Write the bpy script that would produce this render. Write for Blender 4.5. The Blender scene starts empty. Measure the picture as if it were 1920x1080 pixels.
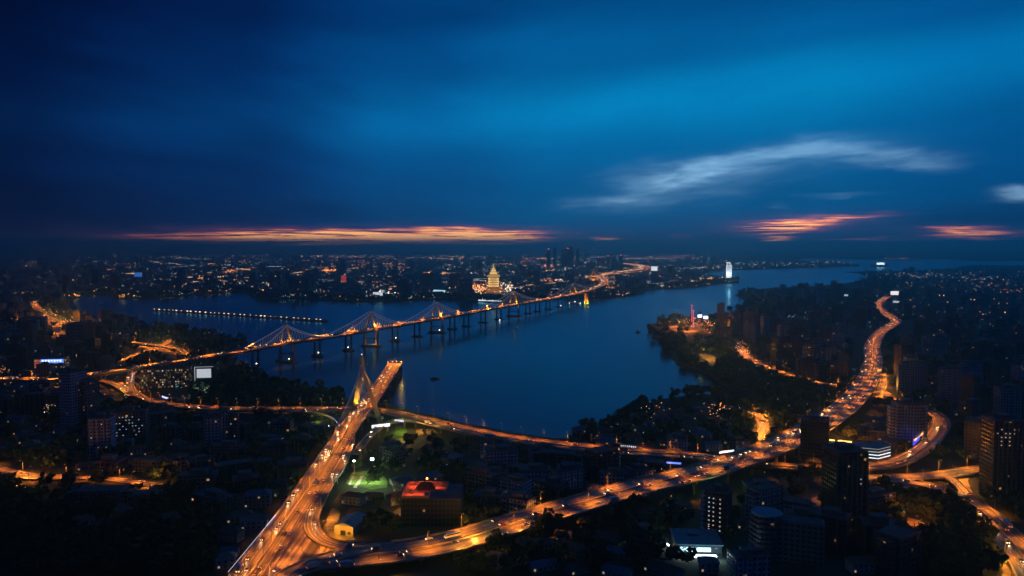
import bpy, math, random
import numpy as np
from mathutils import Vector, Matrix
from mathutils.geometry import tessellate_polygon
random.seed(11); rng = np.random.default_rng(7)
SC = bpy.context.scene
COL = SC.collection
H, F, HY = 200.0, 1400.0, 460.0          # eye height, focal length in photo pixels, horizon row
PITCH = math.atan((540 - HY) / F)
def ray(px, py):
    x, y, z = (px - 960) / F, 1.0, (540 - py) / F
    c, s = math.cos(-PITCH), math.sin(-PITCH)
    return Vector((x, y * c - z * s, y * s + z * c))
def P(px, py, z=2.5):
    """where a line of sight meets the level z"""
    r = ray(px, py)
    t = (z - H) / r.z
    return Vector((r.x * t, r.y * t, z))
def proj(x, y, z):
    z = z - H
    c, s = math.cos(PITCH), math.sin(PITCH)
    yy, zz = y * c - z * s, y * s + z * c
    return 960 + F * x / yy, 540 - F * zz / yy
# ---------------------------------------------------------------- object helpers
def link(o, parent=None):
    COL.objects.link(o)
    if parent: o.parent = parent
    return o
def tag(o, label=None, cat=None, group=None, kind=None):
    if label: o['label'] = label
    if cat: o['category'] = cat
    if group: o['group'] = group
    if kind: o['kind'] = kind
    return o
def empty(name, loc, rz=0.0, label=None, cat=None, group=None):
    o = bpy.data.objects.new(name, None); o.empty_display_size = 1
    o.location = loc; o.rotation_euler = (0, 0, rz)
    return tag(link(o), label, cat, group)
class MB:
    def __init__(s): s.v = []; s.f = []; s.uv = []; s.mi = []
    def face(s, pts, uv=None, m=0):
        b = len(s.v); s.v += [tuple(p) for p in pts]; s.f.append(tuple(range(b, b + len(pts))))
        s.uv += uv if uv else [(0, 0)] * len(pts); s.mi.append(m); return s
    def box(s, x0, x1, y0, y1, z0, z1, m=0, top=None, rot=0, org=(0, 0), u0=0.0, taper=1.0, bottom=False):
        cx, cy = (x0 + x1) / 2, (y0 + y1) / 2
        def q(x, y, z):
            if z == z1 and taper != 1: x, y = cx + (x - cx) * taper, cy + (y - cy) * taper
            c, sn = math.cos(rot), math.sin(rot)
            return (org[0] + x * c - y * sn, org[1] + x * sn + y * c, z)
        w, d, h = x1 - x0, y1 - y0, z1 - z0
        rim = [(x0, y0), (x1, y0), (x1, y1), (x0, y1)]; L = [w, d, w, d]; u = u0
        for i in range(4):
            a, b = rim[i], rim[(i + 1) % 4]
            s.face([q(*a, z0), q(*b, z0), q(*b, z1), q(*a, z1)], [(u, 0), (u + L[i], 0), (u + L[i], h), (u, h)], m)
            u += L[i]
        s.face([q(*p, z1) for p in rim], [(0, -50)] * 4, m if top is None else top)
        if bottom: s.face([q(*p, z0) for p in reversed(rim)], [(0, -50)] * 4, m)
        return s
    def tube(s, a, b, r0, r1=None, n=6, m=0, cap=True):
        r1 = r0 if r1 is None else r1
        a, b = Vector(a), Vector(b); d = (b - a).normalized()
        t = d.cross(Vector((0, 0, 1)) if abs(d.z) < .95 else Vector((1, 0, 0))).normalized(); w = d.cross(t)
        ra = [a + (t * math.cos(k * 2 * math.pi / n) + w * math.sin(k * 2 * math.pi / n)) * r0 for k in range(n)]
        rb = [b + (t * math.cos(k * 2 * math.pi / n) + w * math.sin(k * 2 * math.pi / n)) * r1 for k in range(n)]
        for k in range(n):
            j = (k + 1) % n; s.face([ra[j], ra[k], rb[k], rb[j]], None, m)
        if cap: s.face(rb, None, m); s.face(ra[::-1], None, m)
        return s
    def lathe(s, prof, n=16, m=0, c=(0, 0)):
        for (r0, z0), (r1, z1) in zip(prof, prof[1:]):
            for k in range(n):
                a, b = 2 * math.pi * k / n, 2 * math.pi * (k + 1) / n
                p = [(c[0] + r0 * math.cos(a), c[1] + r0 * math.sin(a), z0), (c[0] + r0 * math.cos(b), c[1] + r0 * math.sin(b), z0),
                     (c[0] + r1 * math.cos(b), c[1] + r1 * math.sin(b), z1), (c[0] + r1 * math.cos(a), c[1] + r1 * math.sin(a), z1)]
                if r0 < 1e-4: p = [p[0], p[2], p[3]]
                elif r1 < 1e-4: p = p[:3]
                u = r0 * a; u1 = r0 * b
                s.face(p, [(u, z0), (u1, z0), (u1, z1), (u, z1)][:len(p)], m)
        return s
    def mesh(s, name, mats):
        me = bpy.data.meshes.new(name)
        me.from_pydata(s.v, [], s.f)
        for m in (mats if isinstance(mats, (list, tuple)) else [mats]): me.materials.append(m)
        me.polygons.foreach_set('material_index', s.mi)
        uvl = me.uv_layers.new(name='UVMap'); uvl.data.foreach_set('uv', np.array(s.uv, dtype=np.float32).ravel())
        me.update(); return me
    def build(s, name, mats, parent=None):
        return link(bpy.data.objects.new(name, s.mesh(name, mats)), parent)
def raw_mesh(name, V, Fq, mat, mi=None, mats=None, uv=None):
    """quads or triangles from arrays"""
    V = np.asarray(V, dtype=np.float32); Fq = np.asarray(Fq, dtype=np.int32); k = Fq.shape[1]
    me = bpy.data.meshes.new(name)
    me.vertices.add(len(V)); me.vertices.foreach_set('co', V.ravel())
    me.loops.add(Fq.size); me.loops.foreach_set('vertex_index', Fq.ravel())
    me.polygons.add(len(Fq)); me.polygons.foreach_set('loop_start', np.arange(0, Fq.size, k, dtype=np.int32))
    try: me.polygons.foreach_set('loop_total', np.full(len(Fq), k, dtype=np.int32))
    except Exception: pass
    for m in (mats or [mat]): me.materials.append(m)
    if mi is not None: me.polygons.foreach_set('material_index', np.asarray(mi, dtype=np.int32))
    if uv is not None:
        l = me.uv_layers.new(name='UVMap'); l.data.foreach_set('uv', np.asarray(uv, dtype=np.float32).ravel())
    me.update(calc_edges=True); me.validate()
    return me
# ---------------------------------------------------------------- material helpers
class NT:
    def __init__(s, nt): s.nt = nt
    def n(s, t, **kw):
        x = s.nt.nodes.new(t)
        for k, v in kw.items(): setattr(x, k, v)
        return x
    def set(s, sock, v):
        if hasattr(v, 'links') or isinstance(v, bpy.types.NodeSocket): s.nt.links.new(v, sock)
        else: sock.default_value = v
    def m(s, op, a, b=None, c=None, clamp=False):
        x = s.n('ShaderNodeMath', operation=op); x.use_clamp = clamp
        s.set(x.inputs[0], a)
        if b is not None: s.set(x.inputs[1], b)
        if c is not None: s.set(x.inputs[2], c)
        return x.outputs[0]
    def noise(s, vec, scale=1.0, detail=2.0, rough=.5, dim='3D'):
        x = s.n('ShaderNodeTexNoise'); x.noise_dimensions = dim
        if vec is not None: s.set(x.inputs['Vector'], vec)
        x.inputs['Scale'].default_value = scale; x.inputs['Detail'].default_value = detail; x.inputs['Roughness'].default_value = rough
        return x.outputs['Fac']
    def ramp(s, val, stops, interp='LINEAR'):
        x = s.n('ShaderNodeValToRGB'); x.color_ramp.interpolation = interp
        s.set(x.inputs[0], val); cr = x.color_ramp
        while len(cr.elements) < len(stops): cr.elements.new(.5)
        for e, (p, c) in zip(cr.elements, stops):
            e.position = p; e.color = (c[0], c[1], c[2], 1) if isinstance(c, (tuple, list)) else (c, c, c, 1)
        return x.outputs[0]
    def comb(s, x, y, z):
        c = s.n('ShaderNodeCombineXYZ')
        for i, v in enumerate((x, y, z)): s.set(c.inputs[i], v)
        return c.outputs[0]
    def mix(s, f, a, b, blend='MIX'):
        x = s.n('ShaderNodeMix', data_type='RGBA', blend_type=blend)
        s.set(x.inputs[0], f)
        for i, v in ((6, a), (7, b)):
            s.set(x.inputs[i], v if not isinstance(v, tuple) else (*v, 1))
        return x.outputs[2]
MATS = {}
def mat(name, col=(.2, .2, .2), rough=.8, metal=0.0, var=.25, scale=.3, emis=None, es=0.0, sample=False, detail=3):
    """a principled material whose colour varies with world-sized noise"""
    if name in MATS: return MATS[name]
    m = bpy.data.materials.new(name); m.use_nodes = True; T = NT(m.node_tree)
    b = m.node_tree.nodes['Principled BSDF']
    g = T.n('ShaderNodeNewGeometry')
    nz = T.noise(g.outputs['Position'], scale, detail)
    lo, hi = tuple(c * (1 - var) for c in col), tuple(min(1, c * (1 + var)) for c in col)
    T.set(b.inputs['Base Color'], T.ramp(nz, [(.3, lo), (.7, hi)]))
    b.inputs['Roughness'].default_value = rough; b.inputs['Metallic'].default_value = metal
    if emis:
        b.inputs['Emission Color'].default_value = (*emis, 1); b.inputs['Emission Strength'].default_value = es
        if not sample: m.cycles.emission_sampling = 'NONE'
    else: m.cycles.emission_sampling = 'NONE'
    MATS[name] = m; return m
def facade(name, wall, lit=.05, cw=3.2, ch=3.2, strength=.6, wx=(.22, .8), wy=(.3, .8), warm=.6, glass=(.01, .014, .02), band=False):
    """wall with rows of windows, in metres of UV; a share of the rooms has its light on"""
    m = bpy.data.materials.new(name); m.use_nodes = True; T = NT(m.node_tree); b = m.node_tree.nodes['Principled BSDF']
    uv = T.n('ShaderNodeTexCoord').outputs['UV']; s = T.n('ShaderNodeSeparateXYZ'); T.set(s.inputs[0], uv)
    oi = T.n('ShaderNodeObjectInfo').outputs['Random']
    cu = T.m('DIVIDE', s.outputs[0], cw); cv = T.m('DIVIDE', s.outputs[1], ch)
    fu, fv = T.m('FRACT', cu), T.m('FRACT', cv); iu, iv = T.m('FLOOR', cu), T.m('FLOOR', cv)
    def inside(f, lo, hi): return T.m('MULTIPLY', T.m('GREATER_THAN', f, lo), T.m('LESS_THAN', f, hi))
    w = inside(fv, *wy)
    if not band: w = T.m('MULTIPLY', w, inside(fu, *wx))
    w = T.m('MULTIPLY', w, T.m('GREATER_THAN', s.outputs[1], 0.0))
    wn = T.n('ShaderNodeTexWhiteNoise'); T.set(wn.inputs['Vector'], T.comb(T.m('ADD', iu, T.m('MULTIPLY', oi, 977.0)), iv, T.m('MULTIPLY', oi, 71.0)))
    on = T.m('LESS_THAN', wn.outputs['Value'], lit)
    col = T.n('ShaderNodeSeparateColor'); T.set(col.inputs[0], wn.outputs['Color'])
    ec = T.ramp(col.outputs[0], [(0, (1, .5, .16)), (warm, (1, .78, .45)), (min(1, warm + .15), (.6, .85, 1))], 'LINEAR')
    g = T.n('ShaderNodeNewGeometry')
    nz = T.noise(g.outputs['Position'], .25, 4)
    wc = T.ramp(nz, [(.3, tuple(c * .8 for c in wall)), (.7, tuple(c * 1.2 for c in wall))])
    T.set(b.inputs['Base Color'], T.mix(w, wc, glass))
    T.set(b.inputs['Roughness'], T.m('MULTIPLY_ADD', w, -.6, .85))
    T.set(b.inputs['Emission Color'], ec)
    e = T.m('MULTIPLY', T.m('MULTIPLY', w, on), T.m('MULTIPLY_ADD', T.m('POWER', col.outputs[1], 3.0), strength * 2.5, strength * .3))
    T.set(b.inputs['Emission Strength'], e); m.cycles.emission_sampling = 'NONE'
    MATS[name] = m; return m
def glow(name, col, s, sample=False):
    if name in MATS: return MATS[name]
    m = bpy.data.materials.new(name); m.use_nodes = True
    b = m.node_tree.nodes['Principled BSDF']; b.inputs['Base Color'].default_value = (.3, .3, .3, 1)
    b.inputs['Emission Color'].default_value = (*col, 1); b.inputs['Emission Strength'].default_value = s
    m.cycles.emission_sampling = 'AUTO' if sample else 'NONE'
    MATS[name] = m; return m
# ---------------------------------------------------------------- light data
ORANGE, YELLOW = (1, .245, .014), (1, .46, .02)
def spot_data(name, col, w, ang=118, blend=.9, r=.35):
    l = bpy.data.lights.new(name, 'SPOT'); l.color = col; l.energy = w; l.spot_size = math.radians(ang); l.spot_blend = blend; l.shadow_soft_size = r
    return l
def point_light(name, loc, col, w, r=.5, parent=None):
    l = bpy.data.lights.new(name, 'POINT'); l.color = col; l.energy = w; l.shadow_soft_size = r
    o = bpy.data.objects.new(name, l); o.location = loc; return link(o, parent)
# ---------------------------------------------------------------- camera and world
cam = bpy.data.cameras.new('camera'); cam.sensor_width = 36; cam.lens = F / 1920 * 36; cam.clip_end = 90000; cam.clip_start = 1
co = link(bpy.data.objects.new('camera', cam)); co.location = (0, 0, H); co.rotation_euler = (math.pi / 2 - PITCH, 0, 0); SC.camera = co
SC.view_settings.view_transform = 'Standard'; SC.view_settings.look = 'None'; SC.view_settings.exposure = 0; SC.view_settings.gamma = 1
cy = SC.cycles
cy.max_bounces = 4; cy.diffuse_bounces = 1; cy.glossy_bounces = 2; cy.transmission_bounces = 2; cy.transparent_max_bounces = 6; cy.volume_bounces = 0
cy.sample_clamp_indirect = 2.0; cy.use_light_tree = True; cy.caustics_reflective = False; cy.caustics_refractive = False
cy.use_denoising = True; cy.adaptive_threshold = .015
def build_world():
    w = bpy.data.worlds.new('World'); SC.world = w; w.use_nodes = True; nt = w.node_tree; nt.nodes.clear(); T = NT(nt)
    d = T.n('ShaderNodeTexCoord').outputs['Generated']; s = T.n('ShaderNodeSeparateXYZ'); T.set(s.inputs[0], d)
    A = T.m('MULTIPLY', T.m('ARCTAN2', s.outputs[0], s.outputs[1]), 1000.0)
    E = T.m('MULTIPLY', T.m('ARCSINE', s.outputs[2]), 1000.0)
    def ae(px, py):
        r = ray(px, py).normalized(); return math.atan2(r.x, r.y) * 1000, math.asin(r.z) * 1000
    fan = T.m('SUBTRACT', E, T.m('MULTIPLY', T.m('ABSOLUTE', T.m('ADD', A, 60.0)), .13))
    big = T.noise(T.comb(T.m('MULTIPLY', A, .0024), T.m('MULTIPLY', fan, .010), 3.0), 1, 4, .5)
    soft = T.noise(T.comb(T.m('MULTIPLY', A, .005), T.m('MULTIPLY', fan, .022), 9.0), 1, 4, .55)
    Ew = T.m('ADD', E, T.m('MULTIPLY', T.m('SUBTRACT', big, .5), 60.0))
    Ew = T.m('ADD', Ew, T.m('MULTIPLY', T.m('SUBTRACT', A, 100.0), T.m('MULTIPLY', -.05, T.m('LESS_THAN', T.m('ABSOLUTE', A), 900.0))))
    e0 = T.m('DIVIDE', Ew, 1000.0, clamp=True)
    def ep(py): return ae(1200, py)[1] / 1000
    base = T.ramp(e0, [(0, (.002, .05, .17)), (ep(400), (0, .085, .27)), (ep(340), (0, .095, .30)), (ep(285), (0, .118, .355)), (ep(205), (0, .195, .50)),
                       (ep(110), (0, .10, .325)), (ep(0), (0, .058, .225)), (.50, (0, .115, .39)), (1, (0, .062, .23))], 'EASE')
    Aw = T.m('ADD', A, T.m('MULTIPLY', T.m('SUBTRACT', soft, .5), 160.0))
    af = T.m('MULTIPLY_ADD', Aw, 1 / 6283.0, .5)
    def ap(px): return ae(px, 300)[0] / 6283.0 + .5
    fac = T.ramp(af, [(0, .24), (.32, .20), (ap(0), .125), (ap(420), .33), (ap(760), .76), (ap(1050), 1.0), (ap(1500), 1.03), (ap(1900), .86), (.72, .5), (1, .22)], 'EASE')
    fg = T.m('MULTIPLY', fac, T.m('MULTIPLY_ADD', fac, .65, .35))
    cv = T.comb(fac, fg, fac)
    colr = T.mix(1.0, T.mix(1.0, base, cv, 'MULTIPLY'), (.9, 1.12, 1.02), 'MULTIPLY')
    band = T.m('MULTIPLY_ADD', T.m('SUBTRACT', soft, .5), .3, 1.0)
    colr = T.mix(1.0, colr, T.comb(band, band, band), 'MULTIPLY')
    def blob(px, py, sx, sy, rot=0.0):
        a0, e0_ = ae(px, py); k = math.cos(math.radians(a0 / 17.45)) ** 2 / 1.4
        c, sn = math.cos(math.radians(rot)), math.sin(math.radians(rot))
        da = T.m('SUBTRACT', A2, a0); de = T.m('SUBTRACT', E2, e0_)
        u = T.m('DIVIDE', T.m('ADD', T.m('MULTIPLY', da, c), T.m('MULTIPLY', de, sn)), sx * k)
        v = T.m('DIVIDE', T.m('SUBTRACT', T.m('MULTIPLY', de, c), T.m('MULTIPLY', da, sn)), sy / 1.4)
        r2 = T.m('ADD', T.m('MULTIPLY', u, u), T.m('MULTIPLY', v, v))
        return T.m('EXPONENT', T.m('MULTIPLY', r2, -1.0))
    def total(bl):
        t = None
        for a, *r in bl:
            g = T.m('MULTIPLY', blob(*r), a); t = g if t is None else T.m('ADD', t, g)
        return t
    # white wisps
    wz = T.noise(T.comb(T.m('MULTIPLY', A, .012), T.m('MULTIPLY', E, .05), 1.0), 1, 5, .55)
    wz2 = T.noise(T.comb(T.m('MULTIPLY', A, .010), T.m('MULTIPLY', E, .05), 21.0), 1, 4, .55)
    A2 = T.m('ADD', A, T.m('MULTIPLY', T.m('SUBTRACT', wz2, .5), 90.0)); E2 = T.m('ADD', E, T.m('MULTIPLY', T.m('SUBTRACT', wz, .5), 34.0))
    rotv = T.comb(T.m('MULTIPLY', T.m('ADD', A, T.m('MULTIPLY', E, .35)), .007), T.m('MULTIPLY', T.m('SUBTRACT', E, T.m('MULTIPLY', A, .10)), .045), 4.0)
    streak = T.ramp(T.noise(rotv, 1, 6, .62), [(.40, .10), (.62, 1.0)])
    wsum = total([(.55, 1140, 376, 65, 9, 2), (1.2, 1300, 324, 70, 15, 14), (.45, 1230, 335, 75, 26, 8), (.42, 1400, 305, 110, 14, 12), (.45, 1510, 287, 120, 17, 4), (.42, 1640, 288, 95, 14, -6),
                  (.3, 1715, 300, 45, 12, -10), (.28, 1575, 366, 40, 5, 3), (.16, 1470, 384, 25, 4, -6), (.9, 1915, 360, 40, 8, 2), (.22, 1240, 378, 100, 16, 8), (.16, 1350, 345, 150, 25, 10)])
    wf = T.m('MULTIPLY', wsum, T.m('MULTIPLY_ADD', streak, .75, .25))
    wcol = T.mix(1.0, (.27, .44, .54), T.comb(wf, wf, wf), 'MULTIPLY')
    # sunset: violet glow, then lit cloud streaks
    glowv = total([(1, 700, 446, 430, 17, 0), (.8, 1480, 422, 150, 20, 0), (.6, 1790, 440, 130, 13, 0)])
    gcol = T.mix(1.0, (.055, .014, .035), T.comb(glowv, glowv, glowv), 'MULTIPLY')
    A2 = T.m('ADD', A, T.m('MULTIPLY', T.m('SUBTRACT', wz2, .5), 60.0))
    E2 = T.m('ADD', E, T.m('MULTIPLY', T.m('SUBTRACT', T.noise(T.comb(T.m('MULTIPLY', A, .02), T.m('MULTIPLY', E, .15), 6.0), 1, 4, .55), .5), 16.0))
    os_ = T.ramp(T.noise(T.comb(T.m('MULTIPLY', A, .011), T.m('MULTIPLY', E, .36), 8.0), 1, 5, .62), [(.41, .05), (.60, 1.0)])
    osum = total([(.55, 350, 444, 120, 5, 0), (2.2, 560, 446, 130, 11, 0), (2.8, 700, 448, 190, 10, 0), (3.2, 865, 443, 105, 11, 0), (1.6, 985, 449, 48, 5, 0), (1.7, 1470, 424, 60, 9, 3), (.55, 1570, 410, 60, 5, 4), (2.0, 1443, 449, 24, 6, 0),
                  (1.6, 1145, 447, 18, 3.5, 0), (1.2, 1800, 433, 50, 6, 0), (.9, 1820, 443, 60, 5, 0), (.35, 1620, 450, 90, 2.5, 0), (.12, 1290, 444, 22, 5, 0)])
    of = T.m('MULTIPLY', osum, os_)
    ocol = T.ramp(T.m('MULTIPLY', of, .80), [(0, (0, 0, 0)), (.12, (.20, .045, .05)), (.4, (1.4, .36, .09)), (.8, (2.8, 1.1, .22)), (1, (3.2, 1.45, .36))])
    # under a cloud the blue behind is hidden
    keep = T.m('SUBTRACT', 1.0, T.m('MULTIPLY', T.m('MINIMUM', of, 1.0), .8))
    colr = T.mix(1.0, colr, T.comb(keep, keep, keep), 'MULTIPLY')
    for c in (wcol, gcol, ocol): colr = T.mix(1.0, colr, c, 'ADD')
    above = T.m('GREATER_THAN', s.outputs[2], -.02)
    colr = T.mix(above, (.0, .002, .006), colr)
    bg = T.n('ShaderNodeBackground'); T.set(bg.inputs[0], colr); bg.inputs[1].default_value = 1
    sky = T.n('ShaderNodeTexSky', sky_type='NISHITA'); sky.sun_disc = False; sky.sun_elevation = math.radians(-3); sky.sun_rotation = math.radians(-8)
    b2 = T.n('ShaderNodeBackground'); T.set(b2.inputs[0], sky.outputs[0]); b2.inputs[1].default_value = .002
    ad = T.n('ShaderNodeAddShader'); nt.links.new(bg.outputs[0], ad.inputs[0]); nt.links.new(b2.outputs[0], ad.inputs[1])
    out = T.n('ShaderNodeOutputWorld'); nt.links.new(ad.outputs[0], out.inputs[0])
    w.cycles.sampling_method = 'MANUAL'; w.cycles.sample_map_resolution = 1024
build_world()
sun = bpy.data.lights.new('sun', 'SUN'); sun.energy = .012; sun.angle = math.radians(12); sun.color = (.55, .7, 1)
so = link(bpy.data.objects.new('sun', sun)); so.rotation_euler = (math.radians(28), 0, math.radians(180 - 20))
# ---------------------------------------------------------------- ground, water, haze
def water_mat():
    m = bpy.data.materials.new('river_water'); m.use_nodes = True; T = NT(m.node_tree); b = m.node_tree.nodes['Principled BSDF']
    pos = T.n('ShaderNodeNewGeometry').outputs['Position']
    mp = T.n('ShaderNodeMapping'); T.set(mp.inputs[0], pos); mp.inputs['Rotation'].default_value = (0, 0, .5); mp.inputs['Scale'].default_value = (1, .35, 1)
    n1 = T.noise(mp.outputs[0], .12, 4, .6); n2 = T.noise(mp.outputs[0], .0035, 3, .5)
    b.inputs['Base Color'].default_value = (.004, .016, .026, 1); b.inputs['Roughness'].default_value = .6; b.inputs['Specular IOR Level'].default_value = 0
    gl = T.n('ShaderNodeBsdfGlossy'); gl.inputs['Color'].default_value = (.34, .84, 1, 1); fr = T.n('ShaderNodeFresnel'); fr.inputs['IOR'].default_value = 1.33
    mx = T.n('ShaderNodeMixShader'); m.node_tree.links.new(fr.outputs[0], mx.inputs[0]); m.node_tree.links.new(b.outputs[0], mx.inputs[1]); m.node_tree.links.new(gl.outputs[0], mx.inputs[2])
    m.node_tree.links.new(mx.outputs[0], m.node_tree.nodes['Material Output'].inputs[0])
    T.set(gl.inputs['Roughness'], T.ramp(n2, [(.35, .13), (.65, .26)]))
    bp = T.n('ShaderNodeBump'); bp.inputs['Strength'].default_value = .35; bp.inputs['Distance'].default_value = .5
    T.set(bp.inputs['Height'], T.m('MULTIPLY', n1, T.ramp(n2, [(.3, .5), (.7, 1.0)]))); T.set(gl.inputs['Normal'], bp.outputs[0]); T.set(fr.inputs['Normal'], bp.outputs[0])
    return m
def land_mat():
    m = bpy.data.materials.new('dark_scrub_ground'); m.use_nodes = True; T = NT(m.node_tree); b = m.node_tree.nodes['Principled BSDF']
    pos = T.n('ShaderNodeNewGeometry').outputs['Position']
    a = T.noise(pos, .012, 5, .6); c = T.noise(pos, .12, 5, .65)
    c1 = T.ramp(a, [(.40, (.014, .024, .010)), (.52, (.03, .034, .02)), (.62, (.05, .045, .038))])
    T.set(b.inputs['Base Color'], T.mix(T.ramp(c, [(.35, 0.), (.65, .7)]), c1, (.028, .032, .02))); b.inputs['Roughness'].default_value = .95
    m.cycles.emission_sampling = 'NONE'; return m
WATER, LAND = water_mat(), land_mat()
wb = MB(); R_ = 30000.0
ys = [-600, 0, 500, 1500, 4000, 12000, 31000]
for y0, y1 in zip(ys, ys[1:]): wb.face([(-R_, y0, 0), (R_, y0, 0), (R_, y1, 0), (-R_, y1, 0)])
tag(wb.build('water', WATER), kind='structure', label='wide dark blue river widening towards the horizon')
near_px = [(-300, 562), (0, 562), (60, 564), (123, 573), (133, 587), (165, 597), (200, 608), (250, 610), (300, 613), (353, 617), (400, 627), (443, 633), (465, 640), (430, 652), (418, 668),
 (432, 683), (447, 693), (470, 706), (500, 717), (535, 727), (567, 735), (600, 741), (640, 746), (700, 752), (740, 760), (780, 773), (860, 792), (960, 811), (1030, 821), (1062, 822), (1080, 813),
 (1130, 797), (1190, 775), (1210, 760), (1260, 745), (1300, 740), (1345, 738), (1377, 737), (1372, 729), (1345, 715), (1320, 700), (1300, 692), (1270, 680), (1247, 660), (1240, 645), (1225, 628),
 (1213, 612), (1235, 603), (1280, 596), (1330, 593), (1370, 588), (1397, 575), (1403, 567), (1388, 558), (1381, 552), (1395, 546), (1447, 540), (1513, 537), (1580, 532), (1613, 526), (1630, 519),
 (1610, 512), (1587, 510), (1647, 508), (1730, 507), (1790, 503), (1815, 497)]
far_px = [(-300, 556), (60, 560), (120, 561), (152, 557), (165, 550), (215, 553), (218, 560), (300, 557), (393, 550), (440, 546), (470, 550), (485, 560), (520, 561), (560, 557), (620, 563), (700, 566),
 (760, 563), (830, 560), (900, 565), (940, 568), (1000, 561), (1060, 556), (1120, 559), (1165, 556), (1197, 549), (1207, 544), (1280, 539), (1313, 537), (1347, 532), (1383, 528), (1381, 523),
 (1357, 519), (1330, 515), (1323, 511), (1360, 507), (1430, 505), (1513, 502), (1613, 499), (1610, 495), (1563, 491), (1500, 488), (1495, 484), (1560, 485), (1647, 487), (1720, 486), (1780, 485), (1800, 488), (1850, 489)]
def roughen(pts, amp, step):
    out = []
    for a, b in zip(pts, pts[1:]):
        L = (b - a).length; n = max(1, int(L / step)); nrm = Vector((-(b - a).y, (b - a).x, 0)).normalized()
        for k in range(n):
            q = a.lerp(b, k / n)
            out.append(q + (nrm * random.uniform(-amp, amp) if k else Vector()))
    out.append(pts[-1]); return out
NEAR = roughen([P(x, y, 2.5) for x, y in near_px], 7, 26)
FAR = roughen([P(x, y, 2.2) for x, y in far_px], 14, 80)
NEARP = NEAR + [Vector((29000, 7600, 2.5)), Vector((29000, -550, 2.5)), Vector((-29000, -550, 2.5)), Vector((-29000, NEAR[0].y, 2.5))]
FARP = FAR + [Vector((29500, 9500, 2.2)), Vector((29500, 30800, 2.2)), Vector((-29500, 30800, 2.2)), Vector((-29500, FAR[0].y, 2.2))]
def land(name, poly, label):
    mb = MB(); n = len(poly)
    for t in tessellate_polygon([poly]):
        a, b, c = (poly[i] for i in t)
        if (b - a).cross(c - a).z < 0: b, c = c, b
        mb.face([a, b, c])
    for i in range(n):
        a, b = poly[i], poly[(i + 1) % n]
        mb.face([(a.x, a.y, -1), (b.x, b.y, -1), b, a])
    return tag(mb.build(name, LAND), kind='structure', label=label)
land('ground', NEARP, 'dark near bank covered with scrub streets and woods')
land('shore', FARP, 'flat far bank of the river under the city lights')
def arr(poly): return np.array([(p.x, p.y) for p in poly])
NA, FA = arr(NEARP), arr(FARP)
def inside(pt, A):
    x, y = pt; x0, y0 = A[:, 0], A[:, 1]; x1, y1 = np.roll(x0, -1), np.roll(y0, -1)
    c = (y0 > y) != (y1 > y)
    with np.errstate(divide='ignore', invalid='ignore'):
        xi = (x1 - x0) * (y - y0) / (y1 - y0) + x0
    return bool(np.count_nonzero(c & (x < xi)) % 2)
def on_land(x, y): return inside((x, y), NA)
def shore_dist(x, y, A=None):
    A = NA if A is None else A
    a = A; b = np.roll(A, -1, axis=0); p = np.array((x, y)); d = b - a
    t = np.clip(((p - a) * d).sum(1) / (d * d).sum(1), 0, 1)
    return float(np.sqrt((((a + d * t[:, None]) - p) ** 2).sum(1)).min())
# far ridges
def ridge(name, y, x0, x1, hs, z, label, m):
    mb = MB(); n = 150; prof = []
    for i in range(n + 1):
        t = i / n; x = x0 + (x1 - x0) * t
        h = z + hs * (.5 * math.sin(t * 9 + y) + .3 * math.sin(t * 23 + 1 + y) + .25 * math.sin(t * 51) + .12 * math.sin(t * 131) + random.uniform(-.06, .06))
        h *= min(1, t * 12, (1 - t) * 12) if hs > 30 else 1
        prof.append((x, max(3, h)))
    for (xa, ha), (xb, hb) in zip(prof, prof[1:]):
        mb.face([(xa, y, 2), (xb, y, 2), (xb, y + 900, hb * .7), (xa, y + 900, ha * .7)])
        mb.face([(xa, y + 900, ha * .7), (xb, y + 900, hb * .7), (xb, y + 1500, hb), (xa, y + 1500, ha)])
        mb.face([(xa, y + 1500, ha), (xb, y + 1500, hb), (xb, y + 2800, 2), (xa, y + 2800, 2)])
    return tag(mb.build(name, m), kind='structure', label=label)
HILL = mat('hill_forest', (.03, .045, .03), .95, scale=.004)
ridge('hills', 25500, -25000, 25000, 26, 205, 'long low ridge along the whole horizon', HILL)
ridge('hills', 23800, -15500, -3500, 62, 175, 'darker broken hills below the orange sunset streak', HILL)
ridge('hills', 16500, 5200, 17000, 22, 40, 'low wooded rise beyond the far river channel', HILL)
# haze
hz = MB(); hz.box(-31000, 31000, -800, 31800, -2, 345, bottom=True)
hm = bpy.data.materials.new('evening_haze'); hm.use_nodes = True; hm.node_tree.nodes.clear(); HT = NT(hm.node_tree)
pv = HT.n('ShaderNodeVolumePrincipled'); pv.inputs['Color'].default_value = (.36, .98, 1, 1); pv.inputs['Density'].default_value = 1.4e-4; pv.inputs['Anisotropy'].default_value = .78
ho = HT.n('ShaderNodeOutputMaterial'); hm.node_tree.links.new(pv.outputs[0], ho.inputs['Volume'])
hm.cycles.homogeneous_volume = True
HAZE = tag(hz.build('haze', hm), kind='stuff', label='blue evening haze over the river and city')
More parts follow.
